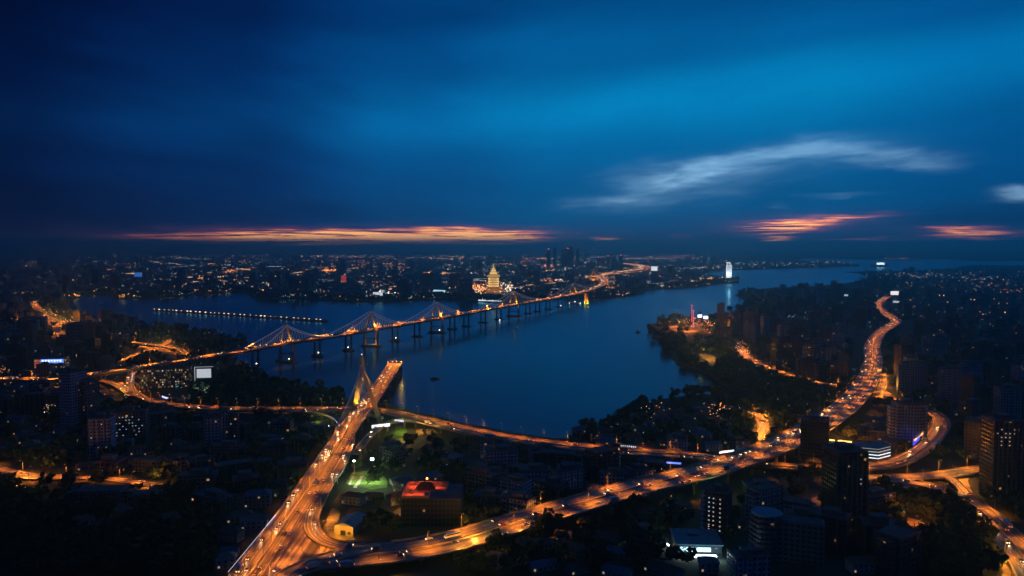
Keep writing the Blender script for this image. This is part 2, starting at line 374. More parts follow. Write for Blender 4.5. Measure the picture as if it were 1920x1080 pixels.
# ---------------------------------------------------------------- roads
def asphalt():
    m = bpy.data.materials.new('asphalt'); m.use_nodes = True; T = NT(m.node_tree); b = m.node_tree.nodes['Principled BSDF']
    uv = T.n('ShaderNodeTexCoord').outputs['UV']; s = T.n('ShaderNodeSeparateXYZ'); T.set(s.inputs[0], uv)
    pos = T.n('ShaderNodeNewGeometry').outputs['Position']
    # wheel-track stripes, their colour brightened to mimic headlamp trails; patches break them
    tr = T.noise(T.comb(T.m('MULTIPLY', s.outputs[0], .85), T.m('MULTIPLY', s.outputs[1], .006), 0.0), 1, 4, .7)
    pt = T.noise(pos, .05, 5, .6); fine = T.noise(pos, .8, 3, .6)
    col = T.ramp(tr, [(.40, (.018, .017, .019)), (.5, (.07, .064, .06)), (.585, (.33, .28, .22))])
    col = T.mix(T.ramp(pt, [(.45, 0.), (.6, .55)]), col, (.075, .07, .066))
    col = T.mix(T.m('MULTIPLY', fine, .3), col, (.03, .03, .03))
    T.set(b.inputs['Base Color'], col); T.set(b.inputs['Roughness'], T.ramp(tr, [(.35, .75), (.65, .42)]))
    m.cycles.emission_sampling = 'NONE'; return m
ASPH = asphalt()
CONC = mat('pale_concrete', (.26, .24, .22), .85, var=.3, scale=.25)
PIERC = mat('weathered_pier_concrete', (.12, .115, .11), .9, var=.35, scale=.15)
PAINT = mat('road_paint', (.62, .6, .52), .6, var=.15)
ROADS = []
def catmull(pts, n=14):
    out = []
    for i in range(len(pts) - 1):
        p0, p1, p2, p3 = pts[max(i - 1, 0)], pts[i], pts[i + 1], pts[min(i + 2, len(pts) - 1)]
        for k in range(n):
            t = k / n; out.append(.5 * ((2 * p1) + (p2 - p0) * t + (2 * p0 - 5 * p1 + 4 * p2 - p3) * t * t + (3 * p1 - p0 - 3 * p2 + p3) * t ** 3))
    out.append(pts[-1]); return np.array(out)
def path(pts, step):
    """photo points (x, y, height, width) -> evenly spaced rows of x, y, z, width"""
    W = []; z = w = 0
    for p in pts:
        if len(p) > 2: z = p[2]
        if len(p) > 3: w = p[3]
        v = P(p[0], p[1], z); W.append([v.x, v.y, z, w])
    c = catmull(np.array(W)); seg = np.r_[0, np.cumsum(np.linalg.norm(np.diff(c[:, :3], axis=0), axis=1))]
    n = max(2, int(seg[-1] / step)); s = np.linspace(0, seg[-1], n + 1)
    out = np.column_stack([np.interp(s, seg, c[:, i]) for i in range(4)])
    k = np.array([.25, .5, .25])
    for _ in range(3):
        for i in range(4): out[1:-1, i] = np.convolve(out[:, i], k, 'valid')
    return out, s
def normals(c):
    t = np.gradient(c[:, :2], axis=0); t /= np.linalg.norm(t, axis=1)[:, None]; return t, np.column_stack([t[:, 1], -t[:, 0]])   # n points right
class Road: pass
def add_road(key, words_, pts, step=7.0, lamps=None, cars=1.0, barrier=True, piers=40, oneway=0, bridge=False, lamp_side='both', thick=1.6):
    r = Road(); r.key = key; r.words = words_; r.c, r.s = path(pts, step); r.t, r.n = normals(r.c); r.lamps = lamps; r.cars = cars; r.barrier = barrier
    r.piers = piers; r.oneway = oneway; r.bridge = bridge; r.lamp_side = lamp_side; r.thick = thick; ROADS.append(r); return r
rB = add_road('straight', 'straight expressway', [(445, 1105, 9, 23), (468, 1078), (530, 989, 9, 22), (563, 940, 10), (604, 880, 12), (657, 798, 15, 21), (688, 760, 16), (712, 726, 16), (740, 683, 16, 22)], lamps=27, cars=2.6)
rD = add_road('curving', 'long curving expressway', [(503, 1112, 8.9, 12), (540, 1078, 8.9, 14), (578, 1061, 8.9, 18), (635, 1049, 8.9, 27), (700, 1039, 9, 33), (780, 1030), (860, 1013, 9, 31), (930, 992, 10), (1000, 970, 11, 30), (1100, 941, 13), (1200, 912, 14, 31), (1280, 894, 14.5, 32),
   (1380, 865, 15, 33), (1480, 826, 15, 33), (1537, 795, 15, 33), (1590, 758, 14, 31), (1623, 718, 13, 29), (1637, 680, 12, 28), (1636, 648, 12), (1650, 624, 12, 26), (1672, 610), (1680, 601), (1664, 591, 12, 24), (1650, 579, 12), (1648, 569), (1665, 556, 12, 24)], lamps=33, cars=1.7)
rC = add_road('riverside', 'riverside viaduct', [(249, 698, 8, 10), (243, 717), (251, 735), (272, 748), (312, 758, 9, 14), (367, 764, 10, 18), (433, 767), (540, 767.5), (633, 767.5, 10, 19), (690, 768, 10, 20), (735, 774, 10, 20), (790, 787, 10, 22), (840, 799, 10, 24), (940, 820),
   (1040, 834), (1140, 844), (1273, 853, 9, 22), (1340, 860, 7, 19), (1400, 869, 6), (1480, 876, 6, 17), (1567, 880), (1623, 877), (1663, 872), (1697, 862), (1730, 843), (1753, 820), (1766, 797), (1760, 782), (1741, 769, 6, 15)], lamps=25, cars=1.0)
rA = add_road('suspension', 'suspension bridge', [(-90, 714, 10, 20), (3, 709), (60, 711.5), (105, 711, 11), (152, 705, 13, 22), (200, 697, 16), (267, 688, 20, 24), (333, 677, 25), (400, 667, 29), (467, 655, 32.5, 26), (533, 643, 33.5), (640, 627, 33.5), (740, 610, 33.5), (840, 593, 33.5), (940, 575, 33.5), (1040, 558, 33.5), (1090, 548, 32, 28),
   (1120, 538, 28, 32), (1132, 531, 24, 36), (1133, 524, 20, 42), (1126, 518, 18, 48), (1143, 512.5, 16, 60), (1173, 508.5, 15, 80), (1200, 504.5, 14, 100), (1209, 501, 14, 110), (1200, 497.5, 14, 110), (1173, 494.5, 14, 120), (1117, 491.5, 14, 130)], step=12, lamps=42, cars=1.3, bridge=True, thick=3.4)
r1 = add_road('loop', 'inner loop ramp', [(660, 806, 14.5, 3), (661, 826, 13.75, 5), (651, 849, 12.95, 8), (637, 877, 11.95, 9), (618, 905, 10.8), (600, 936, 9.9, 10), (587, 963, 9.3), (584, 988, 9.1, 11), (596, 1008), (622, 1021, 9.05), (665, 1026, 9.05), (740, 1022, 9.05, 10)], step=5, lamps=26, cars=1.0, oneway=1, piers=30)
r2 = add_road('slip', 'slip road beside the pylon', [(815, 796, 9.9, 6), (762, 787, 10.5, 7), (722, 795, 11.5, 7.5), (701, 810, 13), (684, 828, 14.0), (668, 850, 13.4)], step=5, lamps=None, cars=.6, oneway=1, piers=26)
r3 = add_road('slip', 'slip road before the pylon', [(545, 772, 9.8, 6), (600, 774, 10.2, 7.5), (632, 785, 11.5), (641, 802, 13), (634, 825, 13.6), (620, 850, 13)], step=5, lamps=None, cars=.6, oneway=1, piers=26)
rF = add_road('junction', 'lower junction road', [(1560, 908, 5, 22), (1600, 904, 5, 28), (1673, 905, 5, 32), (1740, 915, 5, 28), (1797, 932, 5, 22), (1835, 955, 5, 21), (1870, 988, 5, 22), (1905, 1025, 5, 22), (1930, 1060, 5, 22), (1955, 1105, 5, 22)], lamps=30, cars=1.6, piers=0)
rF2 = add_road('branch', 'branch road under the tower', [(1610, 898, 5.05, 14), (1680, 896, 5.05), (1747, 893, 5.05, 15), (1797, 886), (1863, 876, 5.05, 13), (1940, 868, 5, 12)], lamps=34, cars=1.2, piers=0)
rF3 = add_road('link', 'link road by the lit verge', [(1770, 891, 4.95, 8), (1788, 900), (1800, 915), (1822, 937), (1846, 962, 4.95, 8)], lamps=26, cars=.8, piers=0)
rG = add_road('park', 'park road', [(1383, 655, 3.4, 12), (1413, 676, 3.4, 11), (1447, 691), (1480, 702), (1513, 711), (1547, 719), (1602, 724, 3.4, 9)], lamps=30, cars=.8, piers=0, barrier=False)
rH = add_road('interchange', 'interchange road', [(243, 641, 5, 13), (283, 647), (317, 651), (340, 658), (350, 668, 5)], lamps=24, cars=.6, piers=0)
rH2 = add_road('approach', 'approach road', [(228, 676, 4, 10), (262, 661), (290, 652), (310, 645, 4, 11), (318, 637)], lamps=26, cars=.6, piers=0, barrier=False)
rI = add_road('hillside', 'orange-lit street', [(62, 570, 3.4, 14), (82, 591), (107, 603), (146, 614), (112, 625, 3.4, 13), (108, 634)], lamps=40, cars=.3, piers=0, barrier=False, step=12)
rJ = add_road('village', 'village road', [(-30, 868, 4.4, 10), (5, 882, 4.4, 14), (50, 892), (100, 894), (150, 895, 3.4, 9), (195, 896), (228, 900), (267, 907, 3.4, 11), (303, 909, 3.4, 8)], lamps=24, cars=.8, piers=0, barrier=False)
rK = add_road('lane', 'short lane', [(1403, 772, 3.4, 7), (1428, 782, 3.4, 9), (1434, 796, 3.4, 10), (1428, 810), (1421, 824, 3.4, 12)], lamps=18, cars=.3, piers=0, barrier=False)
rL = add_road('underpass', 'underpass road', [(1655, 700, 3.4, 10), (1656, 722), (1645, 736, 3.4, 14), (1665, 743), (1690, 752, 3.4, 10)], lamps=26, cars=.3, piers=0, barrier=False)
rP = add_road('ramp', 'low ramp', [(140, 712, 6, 9), (190, 714, 6, 10), (222, 724, 6, 12), (246, 742, 7, 11)], lamps=20, cars=.6, piers=0)
ALLC = np.vstack([np.column_stack([r.c, np.full(len(r.c), i)]) for i, r in enumerate(ROADS)])
def near_road(x, y, pad=0.0, skip=None, z=None, dz=1.6):
    A = ALLC
    if skip is not None: A = A[A[:, 4] != skip]
    d = np.hypot(A[:, 0] - x, A[:, 1] - y); ok = d < A[:, 3] / 2 + pad
    if z is not None: ok &= np.abs(A[:, 2] - z) < dz
    return bool(ok.any())
for r in ROADS: r.px = np.array([proj(*q) for q in r.c[:, :3]])
LABEL_ROAD = {'straight': 'wide straight elevated expressway running out under the pylon', 'curving': 'long curving elevated expressway full of headlights', 'riverside': 'riverside viaduct with lamp posts along the water',
 'loop': 'tight inner loop ramp between two expressways', 'junction': 'wide orange road sweeping past the wooded corner', 'branch': 'thin branch road heading behind the dark tower', 'link': 'short link road across the lit verge',
 'park': 'orange-lit road through the wooded park', 'interchange': 'orange-lit interchange road beyond the bridge approach', 'approach': 'narrow lit approach road crossing the interchange', 'hillside': 'zigzag orange-lit street among dark blocks',
 'village': 'lit village road below the dark towers', 'lane': 'short bright lane beside the expressway', 'underpass': 'lit underpass road beside the curving expressway', 'ramp': 'low brown ramp joining the riverside viaduct'}
def strip(c, n, offs, z=0.0):
    return np.column_stack([c[:, 0] + n[:, 0] * offs, c[:, 1] + n[:, 1] * offs, c[:, 2] + z])
def sheet(mb, A, B, uA, uB, s, m=0, keep=None):
    for i in range(len(A) - 1):
        if keep is not None and not keep[i]: continue
        mb.face([A[i], B[i], B[i + 1], A[i + 1]], [(uA[i], s[i]), (uB[i], s[i]), (uB[i + 1], s[i + 1]), (uA[i + 1], s[i + 1])], m)
BRIDGE = empty('suspension_bridge', (float(rA.c[0, 0]), float(rA.c[0, 1]), 2.5), label='long suspension bridge with five lit towers crossing the river', cat='bridge')
bpy.context.view_layer.update()
def reparent(o, p):
    o.parent = p; o.matrix_parent_inverse = p.matrix_basis.inverted()
for ri, r in enumerate(ROADS):
    c, n, s = r.c, r.n, r.s; hw = c[:, 3] / 2
    dk = MB(); L, Rr = strip(c, n, -hw), strip(c, n, hw)
    sheet(dk, L, Rr, -hw, hw, s)
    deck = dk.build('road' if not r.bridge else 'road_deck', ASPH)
    if r.bridge: deck['label'] = 'long lit road deck curving away to the far shore'; reparent(deck, BRIDGE)
    else: tag(deck, LABEL_ROAD[r.key] if r.key != 'slip' else ('curved slip road dropping past the white sign' if r is r2 else 'curved slip road dropping off beside the pylon stays'), kind='structure')
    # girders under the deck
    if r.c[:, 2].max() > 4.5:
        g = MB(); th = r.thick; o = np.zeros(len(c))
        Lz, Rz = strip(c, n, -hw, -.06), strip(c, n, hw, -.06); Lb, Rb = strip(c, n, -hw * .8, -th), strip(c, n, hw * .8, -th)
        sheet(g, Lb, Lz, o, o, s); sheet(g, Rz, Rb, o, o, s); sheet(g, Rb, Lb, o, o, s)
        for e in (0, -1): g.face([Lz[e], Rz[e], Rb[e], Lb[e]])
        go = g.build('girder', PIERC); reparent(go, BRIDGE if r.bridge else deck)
    # markings, one sheet 12 mm up
    mk = MB(); zz = .03
    def dash(off, w, on, gap):
        k = 0
        L_ = float(s[-1]); a = 0.0
        while a + on < L_ and k < 900:
            q = [np.interp([a, a + on], s, v) for v in (c[:, 0], c[:, 1], c[:, 2], n[:, 0], n[:, 1])]
            x, y, z, nx, ny = q
            if math.hypot(x[0], y[0]) < 1500:
                mk.face([(x[0] + nx[0] * (off - w), y[0] + ny[0] * (off - w), z[0] + zz), (x[0] + nx[0] * (off + w), y[0] + ny[0] * (off + w), z[0] + zz),
                     (x[1] + nx[1] * (off + w), y[1] + ny[1] * (off + w), z[1] + zz), (x[1] + nx[1] * (off - w), y[1] + ny[1] * (off - w), z[1] + zz)])
            a += on + gap; k += 1
    wmin = float(np.percentile(c[:, 3], 60)); two = r.oneway == 0 and wmin > 17
    lanes = []; half = wmin / 2 - 1.0
    if two:
        nl = max(2, int((half - 1.2) / 3.6)); lw = (half - 1.2) / nl
        lanes = [(1.2 + lw * (k + .5), 1) for k in range(nl)] + [(-(1.2 + lw * (k + .5)), -1) for k in range(nl)]
        for k in range(1, nl): dash(1.2 + lw * k, .11, 4, 6); dash(-(1.2 + lw * k), .11, 4, 6)
    elif r.oneway:
        lanes = [(-1.9, 1), (1.9, 1)]; dash(0, .11, 4, 6)
    else:
        lanes = [(wmin * .25, 1), (-wmin * .25, -1)]; dash(0, .12, 4, 4)
    r.lanes = lanes; r.half = wmin / 2
    for sd in (-1, 1):
        kk = [c[i, 1] < 1500 and not near_road(c[i, 0] + n[i, 0] * sd * (hw[i] - .8), c[i, 1] + n[i, 1] * sd * (hw[i] - .8), -1, ri, c[i, 2]) for i in range(len(c))]
        sheet(mk, strip(c, n, sd * (hw - .8) - .12, zz), strip(c, n, sd * (hw - .8) + .12, zz), hw, hw, s, keep=kk)
    mo = mk.build('lane_marking', PAINT); reparent(mo, BRIDGE if r.bridge else deck)
    # parapets
    if r.barrier:
        def wall(o0, o1, h, name, cond):
            b = MB(); z0 = .012
            A0, A1 = strip(c, n, o0, z0), strip(c, n, o1, z0); B0, B1 = strip(c, n, o0, h), strip(c, n, o1, h); o = np.zeros(len(c))
            sheet(b, B0, B1, o, o, s, keep=cond); sheet(b, A0, B0, o, o, s, keep=cond); sheet(b, B1, A1, o, o, s, keep=cond)
            if b.f: reparent(b.build(name, CONC), BRIDGE if r.bridge else deck)
        for sd in (-1, 1):
            keep = [not near_road(c[i, 0] + n[i, 0] * sd * hw[i], c[i, 1] + n[i, 1] * sd * hw[i], .5, ri, c[i, 2]) for i in range(len(c))]
            keep = [keep[i] and keep[min(i + 1, len(keep) - 1)] for i in range(len(keep))]
            e0, e1 = sd * (hw - .35), sd * hw
            lo, hi = (e0, e1) if sd > 0 else (e1, e0)
            wall(lo, hi, 1.1 if r.c[0, 3] < 30 else 1.1, 'parapet', keep)
        if two:
            keep = [c[i, 3] > 16 and not near_road(c[i, 0], c[i, 1], -3, ri, c[i, 2]) for i in range(len(c))]
            wall(-.3 * np.ones(len(c)), .3 * np.ones(len(c)), .9, 'median_barrier', keep)
    # piers of the land viaducts
    if r.piers and not r.bridge:
        k = 0; a = r.piers * .5
        while a < s[-1]:
            i = int(np.searchsorted(s, a)); i = min(i, len(c) - 1)
            x, y, z, w = c[i]
            low = [q for j, q in enumerate(ROADS) if j != ri and (np.hypot(q.c[:, 0] - x, q.c[:, 1] - y) < q.c[:, 3] / 2 + 2).any() and q.c[int(np.argmin(np.hypot(q.c[:, 0] - x, q.c[:, 1] - y))), 2] < z - .02]
            if not low:
                p = MB(); ang = math.atan2(n[i, 1], n[i, 0]); gz = 2.4 if on_land(x, y) else -1
                for sx in ((-.28, .28) if w > 15 else (0,)):
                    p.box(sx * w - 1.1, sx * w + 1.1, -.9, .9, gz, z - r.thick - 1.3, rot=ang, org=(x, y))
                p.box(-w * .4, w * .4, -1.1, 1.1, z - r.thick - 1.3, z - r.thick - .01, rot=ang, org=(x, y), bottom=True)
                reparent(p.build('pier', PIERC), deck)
            a += r.piers; k += 1
# paved wedge where the expressways part
gp = [P(x, y, 8.8) for x, y in [(470, 1098), (545, 985), (600, 925), (592, 975), (600, 1005), (640, 1022), (720, 1026), (700, 1050), (600, 1066), (545, 1090), (520, 1110)]]
gm = MB()
for t in tessellate_polygon([gp]):
    a, b, c_ = (gp[i] for i in t)
    if (b - a).cross(c_ - a).z < 0: b, c_ = c_, b
    gm.face([a, b, c_], [(q.x * .3, q.y * .3) for q in (a, b, c_)])
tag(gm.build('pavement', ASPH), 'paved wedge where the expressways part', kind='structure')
# lit bare yards
YARD = mat('bare_earth', (.30, .22, .13), .95, var=.5, scale=.12, detail=6)
YARDS = []
def yard(pts, label, z=2.62, m=None, lights=((ORANGE, 9000, 12),), n=1, name='yard'):
    w = [P(x, y, z) for x, y in pts]; w = roughen(w + [w[0]], .8, 5)[:-1]; mb = MB()
    for t in tessellate_polygon([w]):
        a, b, c_ = (w[i] for i in t)
        if (b - a).cross(c_ - a).z < 0: b, c_ = c_, b
        mb.face([a, b, c_])
    tag(mb.build('pavement', m or YARD), label, kind='structure')
    for p in w[::4]: YARDS.append((p.x, p.y, 3.0))
    YARDS.append((sum(p.x for p in w) / len(w), sum(p.y for p in w) / len(w), 8.0))
    xs, ys_ = [p.x for p in w], [p.y for p in w]
    return sum(xs) / len(xs), sum(ys_) / len(ys_)
# ---------------------------------------------------------------- suspension bridge towers, cables, piers
TOWERC = mat('tower_concrete', (.42, .36, .25), .7, var=.2, scale=.3)
CABLE = mat('cable_steel', (.72, .74, .76), .45, metal=.0, var=.1); CABLE_GLOW = mat('glowing_cable', (.7, .72, .75), .5, var=.1, emis=(.75, .72, .8), es=.085)  # faint glow added to the cable steel so cables and hangers look lit
def at_px(r, px):
    """arc length along a road where it passes photo column px (first time)"""
    for i in range(len(r.c)):
        if proj(*r.c[i, :3])[0] >= px: return float(r.s[i])
    return float(r.s[-1])
def frame(r, a):
    v = [float(np.interp(a, r.s, r.c[:, k])) for k in range(4)]; t = np.array([np.interp(a, r.s, r.t[:, k]) for k in range(2)]); t /= np.linalg.norm(t)
    return Vector(v[:3]), v[3], Vector((t[0], t[1], 0)), Vector((t[1], -t[0], 0))
yl = spot_data('tower_flood', YELLOW, 0, 95, .6, .5)
NH = [0]; HREST = MB()
def bridge_tower(a, left, right, top_h, idx, big=True):
    p, w, t, n = frame(rA, a); ang = math.atan2(n.y, n.x); z = p.z; hw = w / 2
    tw = MB()
    # two raking legs that meet under a cap, cross beams between
    for sd in (-1, 1):
        tw.tube(p + n * sd * (hw + 2.2) + Vector((0, 0, -z - 1)), p + n * sd * (hw + 2.2) + Vector((0, 0, -1)), 3.0, 2.4, 4)
        tw.tube(p + n * sd * (hw - 1) + Vector((0, 0, -1)), p + n * sd * 1.9 + Vector((0, 0, top_h)), 2.1, 1.3, 4)
        tw.box(-3.2, 3.2, -3.2, 3.2, -z - .8, -z + 4.5, rot=ang, org=(p.x + n.x * sd * (hw + 2.2), p.y + n.y * sd * (hw + 2.2)))
        for k in range(len(tw.v) - 20, len(tw.v)): tw.v[k] = (tw.v[k][0], tw.v[k][1], tw.v[k][2] + z)
    for hz_, wd in ((top_h, 3.6), (top_h * .6, 6.2), (-2.6, hw + 1), (-z * .55, hw + 1)):
        tw.box(-wd, wd, -1.1, 1.1, z + hz_ - 1.4, z + hz_ + .9, rot=ang, org=(p.x, p.y), bottom=True)
    tw.box(-hw - 9, hw + 9, -6.5, 6.5, -.8, 3.2, rot=ang, org=(p.x, p.y), taper=.94)
    tw.tube(p + Vector((0, 0, top_h)), p + Vector((0, 0, top_h + 5)), .7, .12, 6)
    reparent(tw.build('tower', TOWERC), BRIDGE)
    # cables sag from the tower top to the deck edge each side, with hangers
    for sd in (-1, 1):
        cb = MB()
        for end, sg in ((left, -1), (right, 1)):
            prev = None; N = 16
            for k in range(N + 1):
                f = k / N; q, w2, t2, n2 = frame(rA, a + (end - a) * f)
                off = (2.6 + (w2 / 2 + .2 - 2.6) * min(1, f * 1.5)); hgt = (top_h - 1) * (1 - f) ** (1.35 if sg < 0 else 2.0) + 1.0
                cur = q + n2 * sd * off + Vector((0, 0, hgt))
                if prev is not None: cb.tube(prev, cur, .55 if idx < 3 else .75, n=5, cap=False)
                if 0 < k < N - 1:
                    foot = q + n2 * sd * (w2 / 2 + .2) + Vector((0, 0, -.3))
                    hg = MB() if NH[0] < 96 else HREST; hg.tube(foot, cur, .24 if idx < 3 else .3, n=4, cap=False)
                    if hg is not HREST: reparent(hg.build('hanger', CABLE_GLOW), BRIDGE); NH[0] += 1
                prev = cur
        reparent(cb.build('main_cable', CABLE_GLOW), BRIDGE)
    # floodlights on the legs
    for sd in (-1, 1):
        l = bpy.data.lights.new('tower_floodlight', 'SPOT'); l.color = YELLOW; l.energy = (60000 if sd > 0 else 12000) * (1 + .5 * (idx > 2)); l.spot_size = math.radians(60); l.spot_blend = .5; l.shadow_soft_size = .6
        base = p + n * sd * (hw - 1.0) - t * 5 + Vector((0, 0, 1.4)); aim = p + n * sd * (hw - 1) + Vector((0, 0, 14))
        o = link(bpy.data.objects.new('tower_floodlight', l)); o.location = base
        o.rotation_euler = (aim - base).to_track_quat('-Z', 'Y').to_euler()
TW = [(530, 458, 613, 30, 0), (690, 618, 768, 36, 1), (819, 760, 880, 37, 2), (963, 905, 1025, 37, 3), (1073, 1030, 1118, 38, 4)]
TA = []
for px, l, r_, h, i in TW:
    a = at_px(rA, px); TA.append(a); bridge_tower(a, at_px(rA, l), at_px(rA, r_), h, i)
ho_ = HREST.build('hanger', CABLE_GLOW); ho_['kind'] = 'stuff'; reparent(ho_, BRIDGE)
for px in [474, 590, 648, 735, 777, 845, 874, 905, 932, 987, 1007, 1027, 1048, 1100]:
    a = at_px(rA, px); p, w, t, n = frame(rA, a); ang = math.atan2(n.y, n.x)
    pm = MB()
    for sd in (-1, 1):
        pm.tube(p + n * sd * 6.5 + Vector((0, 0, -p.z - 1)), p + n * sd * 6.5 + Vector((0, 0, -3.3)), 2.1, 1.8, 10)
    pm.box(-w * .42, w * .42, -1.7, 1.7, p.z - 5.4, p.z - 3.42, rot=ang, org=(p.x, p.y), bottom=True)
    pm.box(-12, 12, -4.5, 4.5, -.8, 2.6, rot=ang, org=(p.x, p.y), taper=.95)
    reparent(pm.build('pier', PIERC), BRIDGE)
for px in [60, 130, 175, 225, 280, 333, 380, 418]:
    a = at_px(rA, px); p, w, t, n = frame(rA, a); ang = math.atan2(n.y, n.x); pm = MB()
    pm.box(-w * .3, w * .3, -1.6, 1.6, 2.3, p.z - 3.43, rot=ang, org=(p.x, p.y)); reparent(pm.build('pier', CONC if px == 418 else PIERC), BRIDGE)
a = at_px(rA, 1119)
for da in range(0, 7400, 150):
    if a + da > rA.s[-1]: break
    p, w, t, n = frame(rA, a + da); pm = MB()
    pm.box(-w * .3, w * .3, -3, 3, -1, p.z - 3.43, rot=math.atan2(n.y, n.x), org=(p.x, p.y)); reparent(pm.build('pier', PIERC), BRIDGE)
# the far orange pylon on the bend
p, w, t, n = frame(rA, at_px(rA, 1122) + 250); pt = P(1113, 524, 14)
am = MB()
for sd in (-1, 1): am.tube(pt + Vector((sd * 27, 0, -14)), pt + Vector((sd * 4, 0, 44)), 4.2, 2.6, 4)
am.box(-14, 14, -2, 2, 30, 34, org=(pt.x, pt.y), bottom=True); am.tube(pt + Vector((0, 0, 40)), pt + Vector((0, 0, 62)), 2.5, .4, 6)
far_pylon = am.build('lattice_pylon', glow('orange_glow_steel', (1, .33, .08), .12))  # the steel glows faintly itself, imitating sodium floodlighting
tag(far_pylon, 'small orange-lit A-frame pylon on the far bend of the suspension bridge', 'pylon')
point_light('pylon_flood', pt + Vector((0, -22, 6)), ORANGE, 90000, 2)
point_light('pylon_flood', pt + Vector((14, 20, 4)), ORANGE, 50000, 2)
# yellow-lit round columns at the water (second tower's outer leg and the one near the bend), fender lamps at the pile caps
def lit_column(pos, h, r, label, w_):
    mb = MB(); mb.lathe([(r * 1.7, -1), (r * 1.7, 2.0), (r * 1.05, 2.6), (r, h - 3), (r * 1.35, h - 2.4), (r * 1.35, h)], 14)
    o = mb.build('mooring_column', TOWERC); o.location = pos; tag(o, label, 'column')
    for dx in (-5, 5): point_light('column_flood', (pos[0] + dx, pos[1] - 9, 4), YELLOW, w_, .5)
    return o
p, w, t, n = frame(rA, TA[1]); q = P(707, 646, 0)
lit_column((q.x, q.y, 0), 24, 2.8, 'yellow-lit round column in the water under the second bridge tower', 7000)
q = P(1099, 566, 0); lit_column((q.x, q.y, 0), 30, 7, 'yellow-lit round column in the water near the far end of the bridge', 6000)
BEAC = glow('white_beacon', (1, .86, .7), 14); BEACO = glow('amber_beacon', (1, .5, .15), 16)
for i, (x, y, c_) in enumerate([(481, 685, 0), (542, 676, 1), (597, 664, 0), (653, 654, 0), (824, 621, 0), (972, 592, 0), (1052, 575, 0), (742, 636, 0), (937, 602, 0), (1068, 570, 0), (1078, 567, 0), (1088, 570, 0)]):
    q = P(x, y, 0); k = .5 + q.y / 2600; mb = MB(); mb.lathe([(k * 1.5, -.5), (k * 1.5, .8), (k * .25, 1.2), (k * .25, 2.6)], 8); mb.lathe([(k * .7, 2.6), (k * .75, 3.2), (.01, 3.7)], 8, 1)
    o = mb.build('marker_buoy', [PIERC, BEACO if c_ else BEAC]); o.location = (q.x, q.y, 0)
    tag(o, 'small %s marker light afloat at the foot of the %s' % ('amber' if c_ else 'white', ['first pier from the near bank', 'first bridge tower', 'pier just past the first tower', 'pier before the second tower', 'third bridge tower', 'fourth bridge tower',
        'pier before the fifth tower', 'pier just past the second tower', 'pier before the fourth tower', 'fifth bridge tower', 'pier beyond the fifth tower', 'last pier before the yellow column'][i]), 'buoy')
# ---------------------------------------------------------------- near pylon with stays
bz = 16.0
lf, rf, tp = Vector((-180, 838, 0)), Vector((-141.5, 804, 0)), Vector((-166.5, 822, 0))
PY = empty('cable_stayed_pylon', (tp.x, tp.y, 2.5), label='tall A-shaped concrete pylon straddling the straight expressway with thin stays', cat='pylon')
STAYC = mat('pylon_concrete', (.40, .33, .22), .65, var=.18, scale=.25)
def leg(a, b, w0, w1, name):
    mb = MB(); N = 10
    for k in range(N):
        f0, f1 = k / N, (k + 1) / N; mb.tube(a.lerp(b, f0), a.lerp(b, f1), w0 + (w1 - w0) * f0, w0 + (w1 - w0) * f1, 4, cap=(k == N - 1))
    o = mb.build(name, STAYC); reparent(o, PY); return o
leg(lf + Vector((0, 0, 2)), tp + Vector((-.7, 0, 62)), 3.9, 2.6, 'leg'); leg(rf + Vector((0, 0, 2)), tp + Vector((.9, 0, 60)), 3.9, 2.6, 'leg')
mb = MB(); mb.tube(tp + Vector((0, 0, 54)), tp + Vector((0, 0, 76)), 3.4, 2.4, 4); mb.tube(tp + Vector((0, 0, 76)), tp + Vector((0, 0, 79)), 1.2, .5, 6); reparent(mb.build('mast', STAYC), PY)
d_ = (rf - lf).normalized(); mb = MB(); mb.box(-26, 26, -1.6, 1.6, 10.9, 13.7, rot=math.atan2(d_.y, d_.x), org=((lf.x + rf.x) / 2, (lf.y + rf.y) / 2), bottom=True); reparent(mb.build('cross_beam', STAYC), PY)
mb = MB(); mb.tube(tp + Vector((0, 0, 79)), tp + Vector((0, 0, 79.9)), .8, .6, 6); reparent(mb.build('beacon', glow('pylon_beacon', (.8, .85, 1), 1.5)), PY)
# stays go to both deck edges, both ways
aP = float(rB.s[int(np.argmin(np.hypot(rB.c[:, 0] + 161, rB.c[:, 1] - 821)))])
for sgn in (-1, 1):
    for sd in (-1, 1):
        for k in range(9):
            a = aP + sgn * (14 + k * (11 if sgn < 0 else 9.5))
            p, w, t, n = frame(rB, a); st = MB(); st.tube(p + n * sd * (w / 2 - .2), tp + Vector((0, 0, 74 - k * 1.6)), .12, n=4, cap=False)
            reparent(st.build('stay_cable', CABLE), PY)
def spot_at(name, loc, aim, col, w, ang=60, r=.5, blend=.5):
    l = spot_data(name, col, w, ang, blend, r); o = link(bpy.data.objects.new(name, l)); o.location = loc
    o.rotation_euler = (Vector(aim) - Vector(loc)).to_track_quat('-Z', 'Y').to_euler(); return o
spot_at('pylon_flood', lf + Vector((9, -17, 17)), lf + Vector((6, 0, 40)), YELLOW, 100000, 62)
spot_at('pylon_flood', lf + Vector((10, 3, 16.5)), lf + Vector((6, 0, 42)), YELLOW, 60000, 70)
spot_at('pylon_flood', rf + Vector((9, -12, 15)), rf + Vector((-4, 0, 36)), ORANGE, 26000, 70)
spot_at('pylon_flood', tp + Vector((0, 14, 17)), tp + Vector((0, 0, 60)), ORANGE, 60000, 40)
